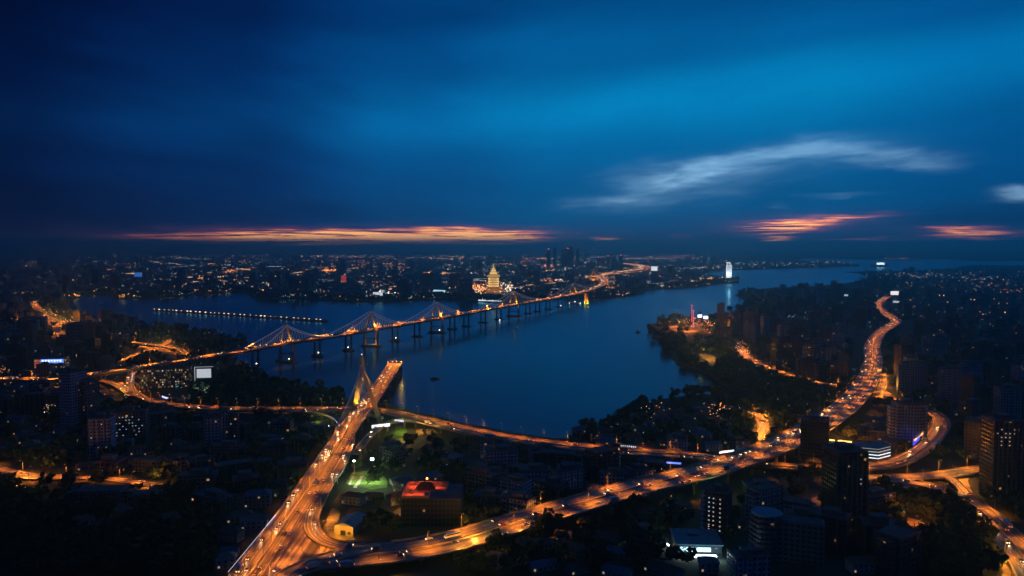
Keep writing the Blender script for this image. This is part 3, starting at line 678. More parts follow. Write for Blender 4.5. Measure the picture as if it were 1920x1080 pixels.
# end wall and works platform of the unfinished deck, fender and dark caisson under its end
pe, we, te, ne = frame(rB, rB.s[-1]); ang = math.atan2(ne.y, ne.x)
mb = MB(); mb.box(-11, 11, .1, 1.4, 16.01, 17.6, rot=ang, org=(pe.x, pe.y), bottom=True)
for sx in (-10.5, 10.5): mb.box(sx - .9, sx + .9, .2, 2, 16.02, 19.5, rot=ang, org=(pe.x, pe.y))
o = mb.build('end_barrier', CONC); tag(o, 'white-lit barrier closing the unfinished end of the straight deck', 'barrier')
EL = glow('works_lamp', (1, .7, .45), 3)
for i, (sx, nm) in enumerate(((-10.3, 'far-bank side corner'), (-3, 'middle near the white corner'), (3.2, 'middle near the yellow corner'), (10.3, 'open-water side corner'))):
    mb = MB(); mb.tube((0, 0, 0), (0, 0, 4.4), .14); mb.box(-.5, .5, -.3, .3, 4.4, 4.9, 1, bottom=True)
    o = mb.build('works_lamp', [PIERC, EL]); q = pe + ne * sx + te * -.8; o.location = (q.x, q.y, 16); tag(o, 'bright works lamp on the unfinished deck end, at its %s' % nm, 'lamp', 'lamps at the unfinished deck end')
    point_light('works_light', q + Vector((0, -2, 5)), ORANGE, 9000, .4)
TR = empty('trestle', (pe.x, pe.y, 0), label='dark trestle columns carrying the unfinished deck over the water', cat='trestle')
for k in range(7):
    q, w_, t_, n_ = frame(rB, rB.s[-1] - 8 - k * 26); mb = MB()
    mb.box(-7, 7, -4, 4, -1, 12.2, rot=math.atan2(n_.y, n_.x), org=(q.x + n_.x * 5, q.y + n_.y * 5))
    reparent(mb.build('column', PIERC), TR)
# ---------------------------------------------------------------- cable-stayed label helper: landmarks
LM = [(-161, 821, 'the A-shaped pylon'), (-60, 540, 'the red-lit roof'), (-130, 610, 'the floodlit green garden'), (160, 475, 'the white-lit hall'), (225, 520, 'the tower with lit windows'), (300, 660, 'the tower with slanted white bands'),
      (235, 523, 'the dark blue slab tower'), (330, 670, 'the office with white bands'), (600, 740, 'the loop road by the blue screen'), (-500, 1040, 'the offices with a white screen'), (-480, 815, 'the tall black slab tower'), (-290, 720, 'the pale twin blocks'),
      (-370, 775, 'the block with scattered lit windows'), (-640, 1200, 'the blue-lit hall'), (350, 1560, 'the red-lit fairground'), (380, 1170, 'the broad reddish slab'), (-180, 1150, 'the unfinished deck end'), (540, 580, 'the woods beside the orange verge'),
      (60, 470, 'the amber-lit yard'), (170, 740, 'the hamlet lights'), (-220, 560, 'the white parapet strip'), (500, 1500, 'the far bend of the expressway'), (80, 760, 'the middle of the riverside viaduct'), (-560, 640, 'the village road'),
      (-300, 1000, 'the riverside woods'), (-900, 1700, 'the zigzag orange street'), (-580, 1290, 'the lit interchange'), (900, 1100, 'the unlit eastern slabs'), (700, 900, 'the eastern tower blocks'), (750, 2300, 'the wooded headland'), (1500, 2600, 'the scattered eastern lights'),
      (-420, 560, 'the unlit village roofs'), (-300, 430, 'the black woods'), (60, 600, 'the mid-city blocks'), (400, 430, 'the balconied round tower'), (480, 500, 'the orange yard')]
def landmark(x, y):
    return min(LM, key=lambda l: math.hypot(l[0] - x, l[1] - y))
TAKEN = {}
ORD = ['', 'second', 'third', 'fourth', 'fifth', 'sixth', 'seventh', 'eighth', 'ninth', 'tenth', 'eleventh', 'twelfth', 'thirteenth', 'fourteenth', 'fifteenth', 'sixteenth', 'seventeenth', 'eighteenth', 'nineteenth', 'twentieth']
def finish_labels(rows, cat, group):
    """rows of (object, description, x, y): names the nearest landmark, and a rank out from it where two would read alike"""
    by = {}
    for o, d, x, y in rows:
        l = landmark(x, y); by.setdefault((d, l[2]), []).append((math.hypot(x - l[0], y - l[1]), o))
    for (d, l), v in by.items():
        v.sort(key=lambda q: q[0])
        for k, (_, o) in enumerate(v):
            if len(v) == 1: lab = '%s near %s' % (d, l)
            elif k == 0: lab = '%s, closest to %s' % (d, l)
            elif k < 20: lab = '%s, %s out from %s' % (d, ORD[k], l)
            else: lab = '%s, farther out from %s' % (d, l)
            if len(lab.split()) > 16: lab = lab.replace(' on the ', ' on ').replace('second out', 'second').replace('closest to the', 'closest to')
            if len(lab.split()) > 16: lab = lab.replace('the ', '')
            tag(o, lab, cat, group)
# ---------------------------------------------------------------- street lamps
STEEL = mat('lamp_steel', (.30, .30, .30), .5, var=.1)
LENS = glow('sodium_lens', (1, .36, .07), 3.0)
def lamp_mesh():
    a = MB(); a.tube((0, 0, 0), (0, 0, 9.5), .14, .09, 6); a.tube((0, 0, 0), (0, 0, .5), .26, .26, 6)
    b = MB(); b.tube((0, 0, 9.4), (1.6, 0, 10.0), .08, .06, 5); b.tube((1.6, 0, 10), (2.4, 0, 10.05), .06, .05, 5)
    c = MB(); c.box(1.9, 3.1, -.22, .22, 9.92, 10.14, bottom=True, taper=.8); d = MB(); d.face([(2.0, -.2, 9.9), (2.0, .2, 9.9), (3.0, .2, 9.9), (3.0, -.2, 9.9)]); d.box(1.95, 3.05, -.22, .22, 9.86, 9.91, bottom=True)
    return a.mesh('pole', STEEL), b.mesh('arm', STEEL), c.mesh('head', STEEL), d.mesh('lens', LENS)
LMESH = lamp_mesh()
def whole_lamp():
    a = MB(); a.tube((0, 0, 0), (0, 0, 9.5), .16, .1, 5); a.tube((0, 0, 9.4), (2.0, 0, 10.0), .08, .06, 4); a.box(1.9, 3.1, -.25, .25, 9.92, 10.14, bottom=True); a.box(1.95, 3.05, -.25, .25, 9.8, 9.91, 1, bottom=True); return a.mesh('street_lamp', [STEEL, LENS])
WL = whole_lamp()
LS = {}
def lamp_light(power):
    if power not in LS: LS[power] = spot_data('street_light', ORANGE, power, 118, .6, .4)
    return LS[power]
LROWS = []
LQ = []
def place_lamp(*a): LQ.append(a)
def set_lamp(x, y, z, ang, power, spread=1.0, words_='road'):
    d = math.hypot(x, y); near = d < 820; k = 1.0 if d < 2500 else spread
    if near:
        r = empty('street_lamp', (x, y, z), ang)
        for nm, me in zip(('pole', 'arm', 'head', 'lens'), LMESH): link(bpy.data.objects.new(nm, me), r)
    else:
        r = link(bpy.data.objects.new('street_lamp', WL)); r.location = (x, y, z); r.rotation_euler = (0, 0, ang); r.scale = (k, k, k)
    l = bpy.data.objects.new('street_light', lamp_light(power)); l.location = (2.5, 0, 9.75); link(l, r)
    LROWS.append((r, 'sodium lamp on the %s' % words_, x, y)); return r
FARL = []
for ri, r in enumerate(ROADS):
    if not r.lamps: continue
    a = r.lamps * .4; side = -1; k = 0
    while a < r.s[-1]:
        p, w, t, n = frame(r, a); dist = p.y
        st = r.lamps * (1 if dist < 2700 else 2.2 if dist < 4500 else 4)
        power = 24000 * (st / 30) if dist < 2700 else 130000 * (w / 40) ** 1.3
        if r.key in ('straight',): power = 27000
        if r is rD: power = 36000 if dist < 1000 else 46000
        if r.key in ('junction', 'branch', 'village'): power = 34000
        if r.key == 'suspension' and dist < 2700: power = 170000
        if r.key in ('hillside', 'lane', 'park', 'interchange', 'approach', 'underpass'): power = 60000
        wide = w > 17 and r.oneway == 0
        sides = (-1, 1) if wide and r.key in ('straight', 'curving') and dist < 1500 else ((-1,) if r.key in ('riverside', 'branch') else (side,))
        if r is rB or (r is rD and (dist > 1000 or k % 2)): sides = (0,)
        for sd in sides:
            if r.key == 'curving' and sd == 1 and k % 2: continue
            q = p + n * sd * (w / 2 - .18)
            if r is rB: a -= st * .35
            if (r is not rB and sd and near_road(q.x, q.y, .3, ri, p.z, 3)) or (r is rB and abs(p.y - 822) < 9) or (sd == 0 and r is rD and a < 60): continue
            if not r.barrier and not (-60 < proj(*q)[0] < 1980): continue
            # arm reaches in over the deck
            inn = -n * sd if sd else n * (1 if k % 2 else -1); place_lamp(q.x, q.y, p.z + (.9 if sd == 0 else 1.1 if r.barrier else 0), math.atan2(inn.y, inn.x), power, 1.0 + max(0, (dist - 2500) / 2500), r.words)
        side = -side; a += st; k += 1
for px, py in ((590, 1003), (566, 1030), (545, 1052), (600, 1030)): q = P(px, py, 8.9); place_lamp(q.x, q.y, 8.82, random.uniform(0, 6), 24000, 1.0, 'paved wedge between the expressways')  # extra lamps added only to brighten the dark wedge
LQ.sort(key=lambda a: math.hypot(a[0], a[1]))
for a in LQ[:296]: set_lamp(*a)
# the farther lamps, one mass of the same fixtures
lv, lf, lm_ = [], [], []; WV = [v.co.copy() for v in WL.vertices]; WF = [(tuple(p.vertices), p.material_index) for p in WL.polygons]
for x, y, z, ang, power, k, _w in LQ[296:]:
    b = len(lv); M_ = Matrix.Translation((x, y, z)) @ Matrix.Rotation(ang, 4, 'Z') @ Matrix.Scale(k, 4); lv += [M_ @ v for v in WV]; lf += [tuple(i + b for i in f) for f, _m in WF]; lm_ += [m for _f, m in WF]
    o = link(bpy.data.objects.new('street_light', lamp_light(power))); o.location = (x + 2.5 * math.cos(ang), y + 2.5 * math.sin(ang), z + 9.75 * k)
me = bpy.data.meshes.new('street_lighting'); me.from_pydata(lv, [], lf); me.materials.append(STEEL); me.materials.append(LENS); me.polygons.foreach_set('material_index', lm_)
tag(link(bpy.data.objects.new('street_lighting', me)), 'run of tiny far sodium lamps along the bridge bends', kind='stuff')
finish_labels(LROWS, 'street lamp', 'street lamps along the lit roads')
# ---------------------------------------------------------------- vehicles
HEADL = glow('headlamp', (1, .64, .34), 13); TAILL = glow('tail_lamp', (1, .2, .06), 3.2); GLASSM = mat('car_glass', (.02, .024, .03), .15, var=.05); TYRE = mat('tyre_rubber', (.02, .02, .02), .8)
PAINTS = [('silver', (.45, .45, .46)), ('white', (.75, .75, .73)), ('dark', (.03, .03, .035)), ('grey', (.16, .16, .17)), ('red', (.35, .03, .02)), ('blue', (.04, .08, .25))]
PM = {n: mat(n + '_car_paint', c, .3, metal=.2, var=.04) for n, c in PAINTS}
PROF = {'car': [(-2.2, .35), (-2.25, .8), (-2.1, 1.0), (-1.3, 1.02), (-.8, 1.44), (.55, 1.46), (1.15, 1.0), (2.1, .85), (2.25, .6), (2.2, .35)],
        'van': [(-2.5, .35), (-2.55, 1.9), (-2.3, 2.05), (1.2, 2.05), (1.9, 1.25), (2.5, 1.05), (2.6, .6), (2.55, .35)],
        'bus': [(-5.6, .4), (-5.7, 2.9), (-5.5, 3.1), (5.4, 3.1), (5.7, 2.6), (5.8, 1.0), (5.7, .4)],
        'truck': [(-4.2, .6), (-4.25, 3.2), (2.0, 3.2), (2.02, 2.5), (3.3, 2.5), (3.9, 1.5), (4.0, .6)]}
HWID = {'car': .9, 'van': .97, 'bus': 1.25, 'truck': 1.2}
def body_mb(kind, m=0):
    mb = MB(); pr = PROF[kind]; hw = HWID[kind]
    def wd(z): return hw * (1 - .16 * max(0, z - 1.0)) if kind == 'car' else hw * (1 - .03 * max(0, z - 1))
    Lp = [(x, -wd(z), z) for x, z in pr]; Rp = [(x, wd(z), z) for x, z in pr]; n = len(pr)
    mb.face(Lp[::-1], None, m); mb.face(Rp, None, m)
    for i in range(n): j = (i + 1) % n; mb.face([Lp[i], Lp[j], Rp[j], Rp[i]], None, m)
    return mb
def glass_mb(kind, m=0):
    mb = MB(); e = .012
    if kind == 'car':
        for (x0, z0), (x1, z1) in (((-1.3, 1.02), (-.8, 1.44)), ((.55, 1.46), (1.15, 1.0))):
            w0, w1 = .9 * (1 - .16 * (z0 - 1)) - .1, .9 * (1 - .16 * (z1 - 1)) - .1; up = e
            sx = -e if x0 < 0 else e
            mb.face([(x0 + sx, -w0, z0 + up), (x0 + sx, w0, z0 + up), (x1 + sx, w1, z1 + up), (x1 + sx, -w1, z1 + up)], None, m)
        for s in (-1, 1): mb.face([(-1.05, s * .905, 1.06), (1.0, s * .905, 1.06), (.5, s * .862, 1.38), (-.75, s * .862, 1.38)], None, m)
    else:
        h = PROF[kind][3][1] if kind != 'truck' else 2.3; x1 = {'van': 1.0, 'bus': 5.2, 'truck': 3.0}[kind]; x0 = {'van': -2.2, 'bus': -5.3, 'truck': 2.2}[kind]; hw = HWID[kind]
        for s in (-1, 1): mb.face([(x0, s * (hw + .004), h * .55), (x1, s * (hw + .004), h * .55), (x1, s * (hw * .985), h * .86), (x0, s * (hw * .985), h * .86)], None, m)
        xa, za, xb, zb = {'van': (1.2, 2.05, 1.9, 1.25), 'bus': (5.4, 3.1, 5.7, 2.6), 'truck': (3.3, 2.5, 3.9, 1.5)}[kind]
        mb.face([(xa + .03, -hw * .85, za), (xa + .03, hw * .85, za), (xb + .03, hw * .85, zb), (xb + .03, -hw * .85, zb)], None, m)
    return mb
def wheel_mb(m=0):
    mb = MB(); mb.tube((0, -.12, .33), (0, .12, .33), .34, n=12, m=m); return mb
def lamp_quad(x, y, z, w, h, f, m=0):
    mb = MB(); mb.box(x - .04 if f > 0 else x - .08, x + .08 if f > 0 else x + .04, y - w / 2, y + w / 2, z - h / 2, z + h / 2, m, bottom=True); return mb
WHL = wheel_mb().mesh('wheel', TYRE)
def add_mb(a, b):
    k = len(a.v); a.v += b.v; a.f += [tuple(i + k for i in f) for f in b.f]; a.uv += b.uv; a.mi += b.mi
VM = {}
def veh_meshes(kind, paint):
    if (kind, paint) in VM: return VM[kind, paint]
    pr = PROF[kind]; hw = HWID[kind]; fx, bx = max(x for x, z in pr), min(x for x, z in pr)
    hz_ = .68 if kind == 'car' else .85; tz = .82 if kind == 'car' else 1.1
    parts = dict(body=body_mb(kind).mesh('body', PM[paint]), glass=glass_mb(kind).mesh('window', GLASSM),
                 hl=lamp_quad(fx, 0, hz_, .32, .2, 1).mesh('headlight', HEADL), tl=lamp_quad(bx, 0, tz, .3, .16, -1).mesh('taillight', TAILL))
    one = body_mb(kind); add_mb(one, glass_mb(kind, 1))
    for s in (-1, 1):
        add_mb(one, lamp_quad(fx, s * hw * .68, hz_, .42, .26, 1, 2)); add_mb(one, lamp_quad(bx, s * hw * .68, tz, .5, .3, -1, 3))
        for wx in (.62, -.6):
            w_ = wheel_mb(4); w_.v = [(x + (fx if wx > 0 else -bx) * wx, y + s * (hw - .12), z) for x, y, z in w_.v]; add_mb(one, w_)
    VM[kind, paint] = dict(parts=parts, one=one.mesh(kind, [PM[paint], GLASSM, HEADL, TAILL, TYRE]), fx=fx, bx=bx, hw=hw)
    return VM[kind, paint]
VROWS = {}
BEAM = spot_data('headlight_beam', (1, .55, .25), 2600, 46, .8, .15)
NV = 0
def place_vehicle(kind, paint, x, y, z, ang, desc, slope=0.0):
    v = veh_meshes(kind, paint); near = math.hypot(x, y) < 560
    if near:
        r = empty(kind, (x, y, z), ang); pt_ = v['parts']
        link(bpy.data.objects.new('body', pt_['body']), r); link(bpy.data.objects.new('window', pt_['glass']), r)
        for s in (-1, 1):
            for nm, me in (('headlight', pt_['hl']), ('taillight', pt_['tl'])):
                o = link(bpy.data.objects.new(nm, me), r); o.location = (0, s * v['hw'] * .68, 0)
            for wx in (.62, -.6):
                o = link(bpy.data.objects.new('wheel', WHL), r); o.location = ((v['fx'] if wx > 0 else -v['bx']) * wx, s * (v['hw'] - .12), 0)
    else:
        r = link(bpy.data.objects.new(kind, v['one'])); r.location = (x, y, z); r.rotation_euler = (0, 0, ang)
    if math.hypot(x, y) < 1000 and 'headlights' in desc:
        l = bpy.data.objects.new('headlight_beam', BEAM); link(l, r); l.location = (v['fx'] + .3, 0, .8); l.rotation_euler = (math.radians(90 - 9), 0, math.radians(-90))
    VROWS.setdefault(kind, []).append((r, desc, x, y))
    return r
cands = []
for ri, r in enumerate(ROADS):
    for off, dr in r.lanes:
        a = random.uniform(5, 25)
        while a < r.s[-1]:
            p, w, t, n = frame(r, a)
            sc = w / (2 * r.half); q = p + n * (off * (1 if r.c[:, 3].max() < 40 else sc))
            pr_ = proj(*q)
            if -10 < pr_[0] < 1930 and pr_[1] < 1085 and not near_road(q.x, q.y, -2.2, ri, p.z, 2.5):
                cands.append((q.y, q, math.atan2(t.y * dr, t.x * dr), r, abs(off), dr))
            a += (random.expovariate(1 / 30) + 11) * (1 + p.y / 2400 * 0) / r.cars
near_c = [c for c in cands if c[0] < 900]; mid = [c for c in cands if 900 <= c[0] < 2700]; farc = [c for c in cands if c[0] >= 2700]
random.shuffle(near_c); random.shuffle(mid); random.shuffle(farc)
pick = near_c[:215] + mid[:85]
rest = mid[85:420] + farc[:700]
for _, q, ang, r, off, dr in pick:
    k = random.random(); kind = 'car' if k < .80 or r.oneway else 'van' if k < .9 else 'truck' if k < .95 else 'bus'
    paint = random.choice(['silver', 'silver', 'white', 'white', 'dark', 'grey', 'grey', 'red', 'blue']) if kind in ('car',) else random.choice(['white', 'silver', 'blue', 'grey'])
    lane = 'inner lane' if off < 4 else 'middle lane' if off < 9 else 'outer lane'
    toward = math.sin(ang) < .02
    kw = {'car': 'saloon', 'van': 'van', 'truck': 'box truck', 'bus': 'bus'}[kind]
    place_vehicle(kind, paint, q.x, q.y, q.z + .01, ang, '%s %s showing %s, %s' % (paint, kw, 'headlights' if toward else 'taillights', lane))
GV = {'car': 'cars on the lit roads', 'van': 'vans on the lit roads', 'truck': 'box trucks on the lit roads', 'bus': 'buses on the lit roads'}
for k, v in VROWS.items(): finish_labels(v, k, GV[k])
# farther traffic as one mass
tv, tf, tm = [], [], []
def cube_into(c, sx, sy, sz, m, ang=0.0):
    b = len(tv) * 8; co_, sn = math.cos(ang), math.sin(ang)
    vs = []
    for dz in (-1, 1):
        for dx, dy in ((-1, -1), (1, -1), (1, 1), (-1, 1)):
            x, y = dx * sx / 2, dy * sy / 2; vs.append((c[0] + x * co_ - y * sn, c[1] + x * sn + y * co_, c[2] + dz * sz / 2))
    tv.append(vs)
    for f in ((0, 3, 2, 1), (4, 5, 6, 7), (0, 1, 5, 4), (1, 2, 6, 5), (2, 3, 7, 6), (3, 0, 4, 7)): tf.append([b + i for i in f]); tm.append(m)
for y_, q, ang, r, off, dr in rest:
    k = max(1.0, y_ / 2600); tow = math.sin(ang) < .02
    cube_into((q.x, q.y, q.z + .85), 4.4, 1.8, 1.2, 0, ang)
    d = Vector((math.cos(ang), math.sin(ang), 0))
    cube_into((q.x + d.x * 2.4, q.y + d.y * 2.4, q.z + .7), .3 * k, 1.5 * k, .4 * k, 1, ang); cube_into((q.x - d.x * 2.4, q.y - d.y * 2.4, q.z + .9), .3 * k, 1.4 * k, .35 * k, 2, ang)
me = raw_mesh('traffic', np.array(tv).reshape(-1, 3), np.array(tf), None, tm, [PM['grey'], glow('far_headlamp', (1, .62, .3), 6), glow('far_tail_lamp', (1, .25, .06), 4)])
tag(link(bpy.data.objects.new('traffic', me)), 'glittering far traffic on the bridge and its distant bends', kind='stuff')
# ---------------------------------------------------------------- buildings
FAC = {
 'pale': facade('pale_flats_wall', (.5, .53, .56), .02, 3.0, 3.0, .22),
 'grey': facade('grey_flats_wall', (.13, .135, .145), .03, 3.4, 3.1, .25),
 'blue': facade('blue_grey_wall', (.26, .36, .46), .018, 3.0, 3.2, .2),
 'brown': facade('brown_flats_wall', (.13, .09, .075), .025, 3.2, 3.0, .25),
 'black': facade('black_glass_wall', (.04, .045, .055), .012, 2.8, 3.3, .2),
 'busy': facade('busy_office_wall', (.16, .17, .18), .34, 2.6, 3.2, .4, warm=.3),
 'far': facade('far_city_wall', (.12, .12, .13), .03, 9, 7, .9, wx=(.3, .7), wy=(.35, .7), warm=.45),
}
ROOFC = mat('flat_roof_felt', (.085, .088, .095), .9, var=.35, scale=.2); CORN = mat('cornice_render', (.11, .112, .118), .8, var=.15)
WINW = glow('warm_lit_window', (1, .68, .45), .4); WINC = glow('cool_lit_window', (.6, .85, 1), .4)
OCC = []           # footprints x, y, radius
def clear(x, y, r):
    for a, b, c in OCC:
        if (a - x) ** 2 + (b - y) ** 2 < (c + r) ** 2: return False
    return True
def tower(px, py, w, d, h, rz=0.0, wall='pale', label='', cat='apartment tower', name='apartment_tower', lit=(), wings=0, cap=True, ribs=0, z0=2.4, pos=None, group=None, fins=False, front=True):
    b = Vector(pos) if pos is not None else P(px, py, 2.5)
    y0 = d / 2 if front else 0
    r = empty(name, (b.x, b.y + y0, z0), rz, label, cat, group); OCC.append((b.x, b.y + y0, math.hypot(w, d) / 2 + 1)); m = FAC[wall]
    mb = MB(); mb.box(-w / 2, w / 2, -d / 2, d / 2, 0, h, u0=random.randint(0, 99) * 10)
    if wings:
        for s in (-1, 1): mb.box(s * w * .5 - (0 if s > 0 else w * .22), s * w * .5 + (w * .22 if s > 0 else 0), -d * .3, d * .3, 0, h * .93, u0=random.randint(0, 99) * 10)
    mb.build('wall', m, r)
    if ribs:
        rb = MB()
        for k in range(ribs + 1):
            x = -w / 2 + w * k / ribs; rb.box(x - .35, x + .35, -d / 2 - .7, -d / 2 - .003, 0, h - .5, bottom=True)
        rb.build('rib', CORN, r)
    if fins:
        fb = MB()
        for k in range(1, int(h / 3.3)): fb.box(-w / 2 - .6, w / 2 + .6, -d / 2 - .6, d / 2 + .6, k * 3.3 - .25, k * 3.3, bottom=True)
        fb.build('balcony', CORN, r)
    pb = MB(); e = .5
    for x0, x1, y0_, y1 in ((-w / 2 - .2, w / 2 + .2, -d / 2 - .2, -d / 2 + e), (-w / 2 - .2, w / 2 + .2, d / 2 - e, d / 2 + .2), (-w / 2 - .2, -w / 2 + e, -d / 2 + e, d / 2 - e), (w / 2 - e, w / 2 + .2, -d / 2 + e, d / 2 - e)):
        pb.box(x0, x1, y0_, y1, h + .005, h + 1.2, bottom=True)
    pb.build('parapet', CORN, r)
    rf = MB(); rf.face([(-w / 2 + e, -d / 2 + e, h + .02), (w / 2 - e, -d / 2 + e, h + .02), (w / 2 - e, d / 2 - e, h + .02), (-w / 2 + e, d / 2 - e, h + .02)]); ro = rf.build('roof', ROOFC, r)
    if cap:
        cb = MB(); cb.box(-w * .22, w * .12, -d * .2, d * .25, h + .03, h + 4.2); cb.build('machine_room', CORN, ro)
        tb = MB(); tb.lathe([(1.5, h + .03), (1.5, h + 2.6), (.01, h + 3.2)], 10, c=(w * .28, d * .1)); tb.build('water_tank', CORN, ro)
    # rooms with the light on, as panes set 5 cm proud
    for face, u, v, warm in lit:
        q = MB(); ww, hh = 1.0, .9; z = v
        if face == 'f': q.box(u - ww / 2, u + ww / 2, -d / 2 - .09, -d / 2 - .01, z, z + hh, bottom=True)
        elif face == 'l': q.box(-w / 2 - .09, -w / 2 - .01, u - ww / 2, u + ww / 2, z, z + hh, bottom=True)
        else: q.box(w / 2 + .01, w / 2 + .09, u - ww / 2, u + ww / 2, z, z + hh, bottom=True)
        q.build('window', WINW if warm else WINC, r)
    return r
def rooms(w, h, n, face='f', warm=.7, lo=3, cols=None):
    out = set()
    while len(out) < n:
        u = (random.choice(cols) if cols else (random.randint(0, max(1, int(w / 3) - 1)) + .5) * 3 - w / 2); out.add((face, round(u, 2), lo + 3.1 * random.randint(0, max(1, int((h - lo - 2) / 3.1))), random.random() < warm))
    return list(out)
# ---- named landmarks, front foot given in photo pixels
tower(129, 800, 16, 22, 59, math.radians(-18), 'blue', 'tall dark slab tower with pale edge beside the bridge approach', ribs=0, wings=0)
tower(156, 797, 14, 20, 47, math.radians(-18), 'grey', 'shorter ribbed slab joined to the tall dark tower', ribs=5)
tower(184, 858, 19, 17, 36, math.radians(12), 'blue', 'bluish tower block with twin vertical bays and dark windows', ribs=4, lit=rooms(17, 34, 4))
tower(236, 822, 33, 18, 27, math.radians(14), 'grey', 'wide block with scattered cold lit windows and curved roof edge', name='office_block', cat='office block', lit=rooms(30, 25, 26, warm=.4), fins=False)
tower(396, 846, 15, 14, 32, math.radians(16), 'pale', 'pale stepped twin tower, the taller front one', ribs=4)
tower(413, 838, 12, 13, 35, math.radians(16), 'blue', 'narrow tower wedged between the pale twin towers', ribs=3)
tower(431, 836, 12, 14, 29, math.radians(16), 'grey', 'lower grey tower with lit windows behind the pale twins', ribs=3, lit=rooms(10, 28, 7))
tower(289, 728, 38, 18, 26, math.radians(12), 'busy', 'office block full of small lit windows under the bridge approach', name='office_block', cat='office block')
tower(336, 726, 24, 18, 27, math.radians(12), 'busy', 'narrower office block of lit windows beside the white screen', name='office_block', cat='office block', ribs=6)
sb = tower(381, 724, 27, 16, 27, math.radians(10), 'black', 'dark building carrying a big glowing white screen', name='screen_building', cat='building', cap=False)
q = MB(); q.box(-9.5, 9.5, -8.5, -8.02, 12, 24.5, bottom=True); q.build('screen', glow('white_screen', (.85, .92, 1), .6, True), sb)
q = MB(); q.box(-12.5, -11.6, -8.5, -8.02, 8, 27.5, bottom=True); q.box(-12.5, 12.5, -8.5, -8.02, 27, 27.6, bottom=True); q.build('light_strip', glow('soft_white_strip', (.8, .9, 1), .45), sb)
q = MB(); q.box(-12, 6, -20, -8.6, 0, 2.2); q.build('podium', CORN, sb); point_light('forecourt_light', P(384, 735, 9), (.8, .9, 1), 16000, 1); q = MB(); q.box(-13, 8, -21, -20.1, 2.3, 3.1, bottom=True); q.build('light_strip', glow('podium_strip', (.8, .9, 1), .8), sb)
hall = tower(90, 690, 42, 26, 15, math.radians(8), 'busy', 'blue-lit hall with glowing blue roof band and red-lit side', name='shopping_hall', cat='hall', cap=False)
q = MB(); q.box(-12, 22, -13.6, -13.02, 8.5, 14.2, bottom=True); q.build('light_band', glow('blue_neon', (.12, .25, 1), 1.6, True), hall)
for k in range(7):
    q = MB(); q.box(-10 + k * 4.4, -7.6 + k * 4.4, -13.9, -13.62, 10.2 + (k % 2) * .6, 13.2, bottom=True); q.build('panel', glow('white_neon', (.65, .8, 1), 2.2), hall)
q = MB(); [q.box(-22, -13, -13.5, -13.02, 1 + k * 2.3, 1.9 + k * 2.3, bottom=True) for k in range(6)]; q.build('red_band', glow('red_neon', (1, .22, .12), .6), hall)
tower(1535, 879, 23, 20, 42, math.radians(-24), 'black', 'dark round-cornered tower with thin floor bands before the curving expressway', fins=True, name='apartment_tower')
q = empty('lit_canopy', (*P(1517, 874, 2.5)[:2], 2.4), math.radians(-20), 'slanted white light bands at the foot of the dark banded tower', 'canopy')
for k in range(3):
    s_ = MB(); s_.box(-7 + k * 1.6, 6 + k * 1.2, -.5, .5, 2 + k * 2.0, 2.7 + k * 2.0, bottom=True); s_.box(-6, -5.2, -.3, .3, 0, 2); s_.build('light_band', glow('white_band', (.78, .9, 1), 2.2, True), q)
tower(1592, 1000, 22, 20, 56, math.radians(6), 'black', 'tall dark slab tower standing before the junction roads', ribs=6, lit=rooms(20, 50, 5))
tower(1708, 834, 24, 18, 40, math.radians(-8), 'blue', 'ribbed blue tower block inside the loop road', ribs=9, wings=1)
tower(1688, 830, 14, 15, 31, math.radians(-8), 'blue', 'shorter blue block standing beside the ribbed tower inside the loop')
tower(1637, 826, 26, 18, 9, math.radians(-14), 'grey', 'low grey building with pillared front inside the loop road', name='office_block', cat='office block', ribs=5)
tower(1335, 1000, 8, 15, 30, math.radians(-30), 'blue', 'slim blue tower slab joined to the tower of lit windows', cap=False)
tower(1352, 1004, 15, 15, 29, math.radians(-30), 'black', 'dark tower with two columns of warm lit windows', lit=rooms(12, 27, 34, cols=[-4.5, -1.5, 3.0], warm=.8))
tower(1893, 936, 24, 20, 61, math.radians(-6), 'black', 'tall dark tower with dotted lights near its top by the frame edge', ribs=7, lit=rooms(22, 58, 16, lo=42, warm=.9))
tower(1897, 802, 20, 18, 42, math.radians(-6), 'blue', 'blue tower with rounded top behind the tall dark dotted one', ribs=4)
tower(1478, 693, 42, 20, 50, math.radians(4), 'brown', 'broad reddish slab of flats with a fine window grid', ribs=12, lit=rooms(40, 48, 6), cap=True)
tower(1335, 642, 12, 12, 1, 0, 'grey', 'low plinth below the fairground mast', name='plinth', cat='plinth', cap=False)
# balconied round-ended block
def round_block():
    b = P(1447, 1052, 2.5); r = empty('apartment_tower', (b.x, b.y + 10, 2.4), math.radians(-20), 'round-ended block ringed by white balcony bands with a pale blue roof', 'apartment tower'); OCC.append((b.x + 8, b.y + 10, 24))
    mb = MB(); mb.lathe([(9, 0), (9, 27)], 22); mb.box(3, 34, -7, 7, 0, 25); mb.build('wall', FAC['grey'], r)
    for k in range(1, 9):
        q = MB(); z = k * 3.1; q.lathe([(9, z - .5), (10.6, z - .5), (10.6, z + .5), (9, z + .5)], 22); q.build('balcony', CORN, r)
    q = MB(); q.lathe([(9.4, 27), (9.4, 28.1), (.02, 28.2)], 22); q.build('roof', mat('pale_blue_roof', (.12, .20, .27), .7, var=.3), r)
    q = MB(); q.box(4, 33, -6, 6, 25.02, 25.5); q.build('roof', ROOFC, r)
round_block()
